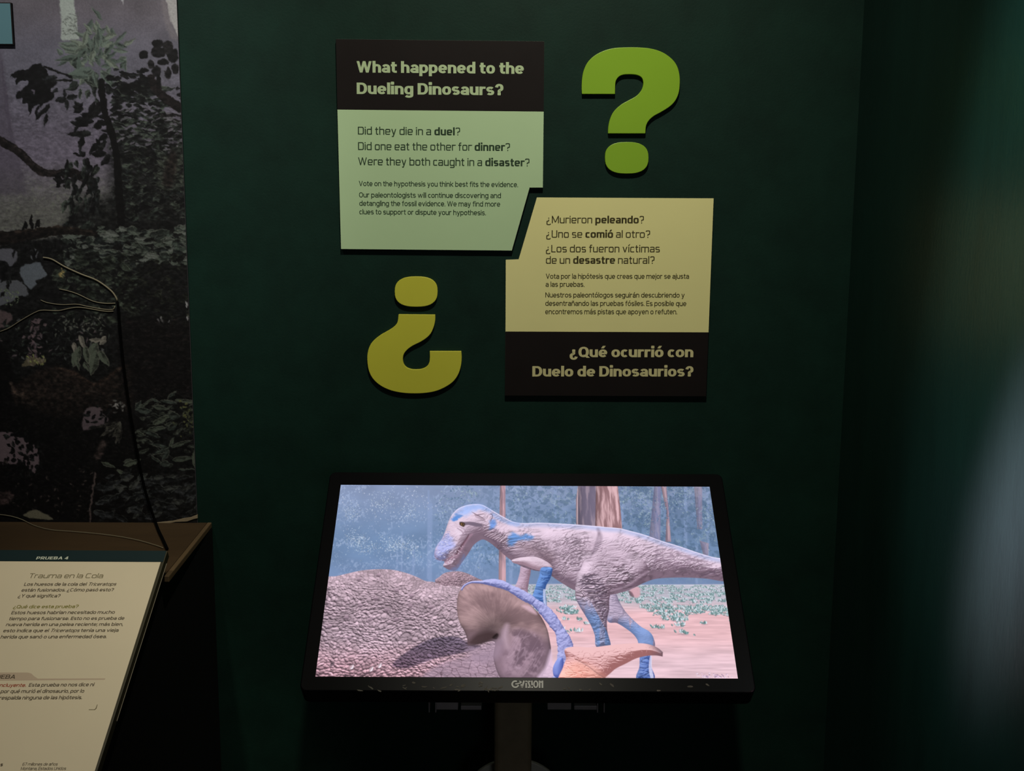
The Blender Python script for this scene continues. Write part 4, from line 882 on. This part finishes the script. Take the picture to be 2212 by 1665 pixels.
text_panel('text_panel', 'pale green wall sign with a black header reading What happened to the Dueling Dinosaurs', 
    [(725, 84), (1176, 89), (1173, 405.3), (1144.4, 405.3), (1106, 541.4), (736.5, 538)], None,
    ([(725.6, 84.6), (1175.4, 89.6), (1174.4, 241), (729, 236.6)], [(729, 236.8), (1174.4, 241.2), (1172.6, 405), (1144, 405), (1105.6, 541), (736.8, 537.6)]),
    (M_GREENP, M_HEADG, M_INKG, M_INKG),
    [([('What happened to the', HEAVY)], (771.5, 157.8), (1131.5, 161), 24.5), ([('Dueling Dinosaurs?', HEAVY)], (772, 204), (1087.4, 207), 24.5)],
    [([('Did they die in a ', QL), ('duel', QB), ('?', QL)], (774.5, 291), (994.3, 293), 16.6),
     ([('Did one eat the other for ', QL), ('dinner', QB), ('?', QL)], (774.8, 324.3), (1101.5, 326.4), 16.6),
     ([('Were they both caught in a ', QL), ('disaster', QB), ('?', QL)], (775, 356.9), (1143.5, 359.6), 16.6)],
    [([('Vote on the hypothesis you think best fits the evidence.', BODY)], (776.6, 401.9), (1119, 404.3), 11),
     ([('Our paleontologists will continue discovering and', BODY)], (776.9, 426.4), (1082.3, 427.9), 11),
     ([('detangling the fossil evidence. We may find more', BODY)], (777.5, 444.4), (1080.5, 446.2), 11),
     ([('clues to support or dispute your hypothesis.', BODY)], (777.5, 462.7), (1049.8, 464.8), 11)], (950, 540))
text_panel('text_panel', 'pale yellow Spanish wall sign with a black band at its foot reading Duelo de Dinosaurios',
    [(1159.5, 426), (1542, 428), (1525.4, 856), (1090.6, 854.5), (1092.2, 560.6), (1120, 559.7)], None,
    ([(1092, 716), (1530.2, 717.8), (1525, 855.6), (1091, 854)], [(1159.8, 426.4), (1541.4, 428.4), (1530.4, 717.6), (1092, 715.8), (1092.6, 561), (1120.4, 560)]),
    (M_YELLOWP, M_HEADY, M_INKY, M_INKY),
    [([('¿Qué ocurrió con', HEAVY)], (1230, 770.2), (1496, 770.2), 22.3), ([('Duelo de Dinosaurios?', HEAVY)], (1149.7, 811.8), (1496, 811.8), 22.3)],
    [([('¿Murieron ', QL), ('peleando', QB), ('?', QL)], (1180.2, 481.9), (1389.6, 482.2), 15.8),
     ([('¿Uno se ', QL), ('comió', QB), (' al otro?', QL)], (1179.7, 513), (1403, 513.3), 15.8),
     ([('¿Los dos fueron víctimas', QL)], (1179, 544.5), (1423.9, 544.5), 15.8),
     ([('de un ', QL), ('desastre', QB), (' natural?', QL)], (1179, 569), (1412.4, 569), 15.8)],
    [([('Vota por la hipótesis que creas que mejor se ajusta', BODY)], (1178.8, 601.3), (1486.8, 601.3), 10.8),
     ([('a las pruebas.', BODY)], (1178.2, 618.6), (1261.8, 618.6), 10.8),
     ([('Nuestros paleontólogos seguirán descubriendo y', BODY)], (1177.6, 641.6), (1477.2, 641.9), 10.8),
     ([('desentrañando las pruebas fósiles. Es posible que', BODY)], (1177.6, 659.5), (1481, 660), 10.8),
     ([('encontremos más pistas que apoyen o refuten.', BODY)], (1177.4, 677.4), (1461.4, 677.7), 10.8)], (1310, 855))

def question_mark(label, hook, dot, mat, at):
    p = at_depth(at, 0); t = empty('question_mark', (p[0], 0, p[2]), label, 'question mark')
    for nm, pts in (('hook', spline(hook, True, 5)), ('dot', [dot(a) for a in np.arange(40)*2*math.pi/40])):
        uv = [tuple(q) for q in on(WALL, pts, HB)]; keep = [q for i, q in enumerate(uv) if math.dist(q, uv[i-1]) > 1e-5]
        MB().prism(WALL, keep, 0, HB).build(nm, mat, t, bevel=.0008, angle=50)
def sup(cx, cy, rx, ry, n=2.6):
    return lambda a: (cx+rx*math.copysign(abs(math.cos(a))**(2/n), math.cos(a)), cy+ry*math.copysign(abs(math.sin(a))**(2/n), math.sin(a)))
def za(*p): return [(x/5.204+1220, y/5.204+80)+tuple(r) for x, y, *r in p]
def zb(*p): return [(x/5.742+770, y/5.742+580)+tuple(r) for x, y, *r in p]
question_mark('large lime green question mark fixed to the wall right of the green sign',
    za((193, 640, 1), (190, 560), (196, 460), (215, 370), (260, 280), (340, 205), (450, 150), (570, 122), (710, 115), (850, 117), (980, 132), (1100, 172), (1200, 242), (1262, 325), (1290, 430), (1293, 530), (1280, 630), (1242, 715), (1180, 780), (1090, 838), (1000, 888), (942, 942), (914, 1000), (906, 1083, 1), (486, 1083, 1), (490, 1010), (504, 940), (530, 872), (572, 812), (640, 755), (720, 710), (800, 665), (850, 615), (876, 565), (883, 510), (868, 460), (830, 432), (780, 420), (720, 418), (660, 422), (612, 442), (580, 480), (568, 530), (565, 640, 1)),
    sup(697/5.204+1220, 1357/5.204+80, 245/5.204, 178/5.204), M_LIME, (1354, 376))
question_mark('large yellow green inverted question mark fixed to the wall left of the yellow sign',
    zb((521, 568, 1), (976, 572, 1), (976, 640), (962, 710), (930, 790), (880, 850), (800, 905), (700, 955), (630, 1005), (588, 1060), (575, 1120), (585, 1180), (620, 1225), (680, 1248), (740, 1252), (810, 1245), (870, 1215), (902, 1165), (910, 1100), (908, 1025, 1), (1300, 1025, 1), (1305, 1110), (1295, 1210), (1262, 1312), (1200, 1400), (1100, 1470), (980, 1520), (850, 1543), (700, 1549), (550, 1538), (410, 1505), (290, 1445), (200, 1360), (152, 1260), (135, 1150), (138, 1050), (165, 960), (215, 890), (300, 822), (400, 765), (465, 720), (508, 665)),
    sup(740/5.742+770, 286/5.742+580, 266/5.742, 188/5.742), M_MUST, (895, 850))

# ---------------------------------------------------------------- the tilted touch screen on its post
q = [SCREEN.uv(p) for p in SCREEN_QUAD]
u0, u1 = (q[0][0]+q[3][0])/2, (q[1][0]+q[2][0])/2; v1, v0 = (q[0][1]+q[1][1])/2, (q[2][1]+q[3][1])/2
bz = [SCREEN.uv(p) for p in ((710, 1019), (1563, 1023), (1630, 1496), (650, 1493))]
B0, B1 = (bz[0][0]+bz[3][0])/2, (bz[1][0]+bz[2][0])/2; C1, C0 = (bz[0][1]+bz[1][1])/2, (bz[2][1]+bz[3][1])/2
POST_Y = -.24; post_x = at_depth((1108, 1590), POST_Y)[0]
kiosk = empty('touchscreen_stand', (post_x, POST_Y, 0), 'black framed touchscreen on a post showing two dinosaurs, tilted below the signs', 'touchscreen')
r = .012
rr = []
for cx, cy, a0 in ((B1-r, C1-r, 0), (B0+r, C1-r, 90), (B0+r, C0+r, 180), (B1-r, C0+r, 270)):
    rr += [(cx+r*math.cos(math.radians(a0+k*18)), cy+r*math.sin(math.radians(a0+k*18))) for k in range(6)]
house = MB().prism(SCREEN, rr, -.042, 0).build('monitor_housing', M_HOUSE, kiosk, bevel=.0022, seg=3)
# display: a flat picture a hair above the housing's glass
shown = lin(paint_display())
disp = picture_mesh('display', [SCREEN.xyz(a, b, .0006) for a, b in ((u0, v1), (u1, v1), (u1, v0), (u0, v0))], shown, M_SHOWN, house)
lb = MB()
def logo_px(x, y): return (1080+x/18.43, 1440+y/18.43)
def lstroke(pts, wd=62, closed=False):
    g = Glyph(Style(wd, wd, 2)); g.stroke(pts, closed)
    lb.add([SCREEN.xyz(*SCREEN.uv(logo_px(*p)), .0008) for p in g.v], [f[::-1] for f in g.f] if True else g.f)
arcp = lambda cx, cy, rx, ry, a0, a1, k=20: [(cx+rx*math.cos(math.radians(a0+(a1-a0)*i/k)), cy+ry*math.sin(math.radians(a0+(a1-a0)*i/k))) for i in range(k+1)]
lstroke(arcp(612, 700, 128, 122, -62, -345)); lstroke([(612, 690), (700, 686), (790, 655)], 50)
lb.add([SCREEN.xyz(*SCREEN.uv(logo_px(*p)), .0008) for p in ((755, 555), (800, 565), (885, 618), (800, 690), (760, 650), (790, 625))], [(5, 4, 3, 2, 1, 0)])
lstroke([(838, 700), (885, 835)], 60); lstroke([(872, 850), (960, 560)], 66); lstroke([(1043, 650), (1043, 850)], 62); lstroke([(1043, 555), (1043, 612)], 62)
lstroke([(1215, 590), (1110, 590)], 58); lstroke([(1112, 575), (1205, 830)], 64); lstroke([(1222, 822), (1108, 822)], 58)
lstroke([(1268, 560), (1280, 745)], 60); lstroke([(1280, 790), (1280, 850)], 60); lstroke(arcp(1425, 702, 76, 122, 0, 360, 30)[:-1], 56, True)
lstroke([(1578, 850), (1578, 600)], 62); lstroke([(1545, 575), (1660, 625)], 58); lstroke([(1690, 560), (1690, 850)], 64)
lb.build('logo', M_LOGO, house)
dm = MB(); drng = random.Random(3)  # pale grey blobs painting reflection streaks onto the lower bezel
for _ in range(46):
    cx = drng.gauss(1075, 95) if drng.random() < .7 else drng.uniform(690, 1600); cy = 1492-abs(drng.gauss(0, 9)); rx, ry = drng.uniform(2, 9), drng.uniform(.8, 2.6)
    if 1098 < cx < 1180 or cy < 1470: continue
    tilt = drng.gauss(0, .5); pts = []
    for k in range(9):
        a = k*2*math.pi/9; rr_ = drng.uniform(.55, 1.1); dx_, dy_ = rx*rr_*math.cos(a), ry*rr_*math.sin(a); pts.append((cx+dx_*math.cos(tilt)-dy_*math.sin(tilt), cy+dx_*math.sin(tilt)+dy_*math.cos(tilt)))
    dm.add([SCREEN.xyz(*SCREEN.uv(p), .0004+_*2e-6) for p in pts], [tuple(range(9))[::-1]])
bezel_refl = dm.build('painted_reflections', M_REFL, house); bezel_refl['kind'] = 'stuff'
# rear mount, post, arms and flange
bc = SCREEN.xyz((B0+B1)/2, (C0+C1)/2, -.042)
MB().prism(SCREEN, [((B0+B1)/2-.2+a, (C0+C1)/2-.12+b) for a, b in ((0, 0), (.4, 0), (.4, .24), (0, .24))], -.066, -.042).build('rear_mount', M_HOUSE, kiosk, bevel=.003)
pw = .036
tp = SCREEN.xyz(post_x, (C0+C1)/2, -.066)
mb = MB(); k = 12; sec = [(-pw, -pw), (pw, -pw), (pw, pw), (-pw, pw)]
top_z = tp[2]-.02
mb.box((post_x-pw, POST_Y-pw, 0), (post_x+pw, POST_Y+pw, top_z+.03)).build('post', M_STEEL, kiosk, bevel=.012, seg=4)
MB().box((post_x-.16, POST_Y-.16, 0), (post_x+.16, POST_Y+.16, .012)).build('base_plate', M_STEEL, kiosk, bevel=.003)
# neck that carries the rear mount
nk = SCREEN.xyz(post_x, 0, -.066)
MB().add([(post_x-.05, POST_Y-.035, top_z-.06), (post_x+.05, POST_Y-.035, top_z-.06), (post_x+.05, POST_Y+.035, top_z-.02), (post_x-.05, POST_Y+.035, top_z-.02)] +
         [tuple(SCREEN.xyz(post_x+a-SCREEN.o[0], (C0+C1)/2+b, -.064)) for a, b in ((-.05, -.06), (.05, -.06), (.05, .06), (-.05, .06))],
         [(3, 2, 1, 0), (4, 5, 6, 7), (0, 1, 5, 4), (1, 2, 6, 5), (2, 3, 7, 6), (3, 0, 4, 7)]).build('neck', M_STEEL, kiosk, bevel=.002)
def channel(x0, x1, px_top, px_bot, side):
    y = -2.2+1.742; a = at_depth((x0, px_top), y); b = at_depth((x1, px_bot), y); t = .0016; m = MB()
    e0, e1 = (a[0], a[0]+.013) if side < 0 else (b[0]-.013, b[0])
    zt = a[2]; zb_ = b[2]
    m.box((e0, y, zt-t), (e1, y+.10, zt)); m.box((e0, y, zb_), (e0+t, y+.10, zt)); m.box((e1-t, y, zb_), (e1, y+.10, zt))
    o = m.build('bracket_channel', M_BRKT, kiosk)
    lo, hi = (e1, b[0]) if side < 0 else (a[0], e0)
    w = hi-lo
    n = MB().box((lo, y+.004, zb_+.003), (lo+w*.48, y+.09, zt-.001)); n.box((lo+w*.54, y+.004, zb_+.003), (hi, y+.09, zt-.012)); n.build('bracket_arm', M_BRKT, kiosk, bevel=.001)
channel(926, 1040, 1512, 1539, -1); channel(1183, 1306, 1512, 1539, 1)
fc = at_depth((1110, 1722), POST_Y+pw+.012); fl = MB(); R0 = math.dist(fc, at_depth((1005, 1722), POST_Y+pw+.012))
FP = Plane((0, POST_Y+pw+.02, 0), (1, 0, 0), (0, 0, 1))
fl.prism(FP, [(fc[0]+R0*math.cos(a), fc[2]+R0*.84*math.sin(a)) for a in np.arange(48)*2*math.pi/48], 0, .01).build('flange', M_FLANGE, kiosk, bevel=.002)

# ---------------------------------------------------------------- black display cabinet with its brown top board, at the left
bk = at_depth((458, 1128), 0); fr = at_height((365, 1245), bk[2]); z = bk[2]
cab = empty('display_cabinet', (-1.1, -.2, 0), 'black cabinet with a brown top board standing against the wall under the forest mural', 'cabinet')
CL = -1.6
body = MB(); c_, s_ = math.cos(T_RP), math.sin(T_RP)
und = lambda v: (PANEL.o[1]+v*c_+.019*s_, PANEL.o[2]+v*s_-.019*c_)      # just under the reading panel's board
prof = [(-.003, 0), (-.70, 0), und(-.53), und(-.06), (fr[1]+.004, z-.0125), (-.003, z-.0125)]
xr = bk[0]+.002
n = len(prof)
body.add([(CL, y, zz) for y, zz in prof]+[(xr-.001+.0*y, y, zz) for y, zz in prof], [tuple(range(n)), tuple(range(n, 2*n))[::-1]]+[(i, n+i, n+(i+1) % n, (i+1) % n) for i in range(n)])
body.build('body', M_CAB, cab)
TB = Plane((0, 0, z), (1, 0, 0), (0, 1, 0))   # the board's top
ew = .010
MB().prism(TB, [(CL, -.002), (CL, fr[1]), (fr[0]-ew, fr[1]), (bk[0]-ew, -.002)], -.011, 0).build('top_board', M_BROWN, cab, bevel=.001)
MB().prism(TB, [(fr[0]-ew+.001, fr[1]), (fr[0], fr[1]), (bk[0], -.002), (bk[0]-ew+.001, -.002)], -.011, .0006).build('board_edging', M_BROWNE, cab, bevel=.0015)

# ---------------------------------------------------------------- tilted reading panel in front of the cabinet
pu = lambda p: tuple(PANEL.uv(p))
rp = empty('reading_panel', PANEL.xyz(-.45, -.3, -.02), 'tilted cream text panel headed PRUEBA 4 fixed in front of the black cabinet', 'panel')
PW, PL = -.95, -.56
er, eb = PANEL.uv((362, 1189)), PANEL.uv((210, 1665))
dx = (eb[0]-er[0])/(eb[1]-er[1])
edge = lambda v, off=0.: (er[0]+dx*(v-er[1])+off)
MB().prism(PANEL, [(PW, .0), (edge(0), 0), (edge(PL), PL), (PW, PL)], -.016, 0).build('board', M_OLIVE, rp, bevel=.0012)
hv = PANEL.uv((200, 1213.6))[1]; ce = PANEL.uv((347, 1215)); cb = PANEL.uv((205, 1665)); dc = (cb[0]-ce[0])/(cb[1]-ce[1])
MB().prism(PANEL, [(PW, hv), (ce[0], hv), (ce[0]+dc*(PL-ce[1]), PL+.001), (PW, PL+.001)], 0, .0006).build('print_face', M_CREAM, rp)
MB().prism(PANEL, [(PW, hv+.0006), (ce[0]+.004, hv+.0006), (edge(-.001)-.002, -.001), (PW, -.001)], 0, .0006).build('header_band', M_TEAL, rp)
PT = Style(.112, .10, 4.5, 1.25, .74, .13); PB = Style(.17, .14, 3.4, 1.15, .74, .11); PI = Style(.15, .13, 3.2, 1.1, .74, .10, .22); PH = Style(.26, .18, 3.5, 1.2, .74, .16); PR = Style(.12, .11, 3, 1.15, .74, .11)
def rows(name, mat, items):
    m = MB()
    for segs, a, b, c in items: write(m, PANEL, segs, a, b, c, .0009)
    m.build(name, mat, rp)
rows('header_lettering', M_WHITEL, [([('PRUEBA 4', PH)], (77.8, 1208.9), (146.9, 1208.9), 6.2)])
rows('title_lettering', M_INKPT, [([('Trauma en la Cola', PT)], (61.5, 1249), (221.6, 1249), 10)])
rows('subheading_lettering', M_INKPO, [([('¿Qué dice esta prueba?', PB)], (28.3, 1314.5), (168.4, 1313.5), 7)])
rows('introduction_lettering', M_INKP, [
    ([('Los huesos de la cola del ', PB), ('Triceratops', PI)], (51.5, 1265.7), (250, 1265.4), 7), ([('están fusionados. ¿Cómo pasó esto?', PB)], (46, 1278.4), (244.8, 1277.6), 7), ([('¿Y qué significa?', PB)], (38.7, 1290.8), (129.2, 1290.8), 7),
])
rows('explanation_lettering', M_INKP, [
    ([('Estos huesos habrían necesitado mucho', PB)], (24, 1327.2), (247.4, 1326), 7), ([('tiempo para fusionarse. Esto no es prueba de', PB)], (18.9, 1340.1), (268, 1339), 7), ([('nueva herida en una pelea reciente; más bien,', PB)], (12.5, 1352.8), (265.4, 1352), 7),
    ([('esto indica que el ', PB), ('Triceratops', PI), (' tenía una vieja', PB)], (6.5, 1366), (255.5, 1365), 7), ([('herida que sanó o una enfermedad ósea.', PB)], (.9, 1379.6), (230.2, 1378.5), 7.2),
])
rows('conclusion_heading', M_INKP, [([('PRUEBA', PB)], (-30, 1466.4), (32.3, 1466.4), 8.6)])
rows('conclusion_lettering', M_INKP, [
    ([('Esta prueba no nos dice ni', PB)], (61.8, 1483.6), (202.7, 1482.5), 7.6), ([('por qué murió el dinosaurio, por lo', PB)], (.9, 1497.5), (181.2, 1496.5), 7.8), ([('respalda ninguna de las hipótesis.', PB)], (-2, 1511.5), (177, 1510.5), 7.8)])
rows('red_lettering', M_INKR, [([('ncluyente.', PB)], (-1, 1484), (55.8, 1484), 7.6)])
rows('caption_lettering', M_INKP, [([('67 millones de años', PR)], (48, 1654.2), (124, 1653.8), 6.4), ([('Montana, Estados Unidos', PR)], (44.3, 1663.6), (142.2, 1663.2), 6.6)])
rows('caption_heading', M_INKP, [([('s', PH)], (0, 1655.5), (5.4, 1655.5), 8)])
def flat(name, mat, polys, h):
    m = MB()
    for p in polys: m.prism(PANEL, [pu(q) for q in p], h-.0002, h)
    m.build(name, mat, rp)
flat('tab_graphic', M_TAB, [[(-60, 1453), (60, 1453), (68, 1455), (74, 1461), (82, 1466), (228, 1465.6), (226, 1468.4), (40, 1470), (-60, 1470.5)]], .00075)
flat('corner_mark', M_INKPT, [[(192, 1532.6), (204, 1532.6), (207, 1530), (210, 1522), (211, 1522), (208.6, 1530.6), (205, 1533.8), (192, 1533.8)]], .0008)
m = MB()
ln = [PANEL.xyz(edge(v)+.0008, v, -.012) for v in np.linspace(-.02, -.34, 12)]
m.tube([tuple(p) for p in ln], .0006, 6); m.build('pale_edge_trim', material('pale edge strip', srgb(120, 112, 94), .6), rp)

# ---------------------------------------------------------------- black rod and pale wires at the panel's corner, paper strip under the mural
def curve3(pts, n=6):
    P = np.array(pts, float); out = spline([tuple(p) for p in P[:, :2]], False, n); zz = np.interp(np.linspace(0, len(P)-1, len(out)), range(len(P)), P[:, 2]); return [at_depth((a, b), y) for (a, b), y in zip(out, zz)]
def laid(pts, off, n=8):
    """a cord lying on the mural and, below its foot, on the brown board"""
    out = []
    for p in spline(pts, False, n):
        w_ = at_depth(p, -T-.0008-off)
        out.append(w_ if w_[2] > z+.0014+off else at_height(p, z+.0014+off))
    return [out[0]]+[b for a, b in zip(out, out[1:]) if np.linalg.norm(b-a) > .001]
cord = MB().tube(laid([(361, 1185), (350, 1161), (337, 1131), (311, 1050), (291, 950), (276, 860), (263, 760), (254, 652)], .0030), .0030, 10, .85).build('black_cord', M_ROD, None, smooth=True)
tag(cord, 'black cord running down the forest mural and over the brown board to the text panel', 'cord')
def wire(pts, r, label, taper=.8):
    o = MB().tube(laid(pts, r+.0002), r, 8, taper).build('pale_wire', M_PALE, None, smooth=True)
    tag(o, label, 'wire', 'pale wires by the black cord')
wire([(253, 650), (252, 645), (240, 628), (210, 606), (175, 592), (140, 576), (112, 560), (93, 556)], .0017, 'thickest pale wire, arching up and left from the top of the black cord')
wire([(249, 655), (225, 655), (200, 650), (170, 636), (150, 629), (128, 624)], .0010, 'short pale wire below the arching one, ending left of the cord')
wire([(248, 661), (244, 668), (225, 668), (190, 662), (165, 657), (135, 658), (104, 654), (88, 648)], .0009, 'thin pale wire looping from under the cord top to the leaf cluster')
wire([(245, 672), (225, 672), (175, 664), (150, 666), (125, 671), (92, 670), (75, 675), (45, 692), (20, 708), (0, 716)], .0010, 'longest pale wire, running down left across the mural to the photo edge')
wire([(352, 1183), (335, 1177), (300, 1167), (260, 1159), (215, 1153), (160, 1148), (110, 1144), (75, 1135), (45, 1121), (15, 1113), (-20, 1110)], .0010, 'pale wire lying across the brown board behind the text panel')
pst = MB()
PSP = Plane((0, -.006, 0), (1, 0, 0), (0, 0, 1))
pst.prism(PSP, on(PSP, [(318, 1131), (350, 1127), (372, 1125), (398, 1119), (412, 1117), (427, 1111), (427, 1119), (418, 1121), (404, 1126), (380, 1127), (360, 1131)]), -.0015, .0006)
tag(pst.build('paper_strip', M_PAPER, None, bevel=.0003), 'crumpled pale paper strip along the bottom right edge of the mural', 'paper')
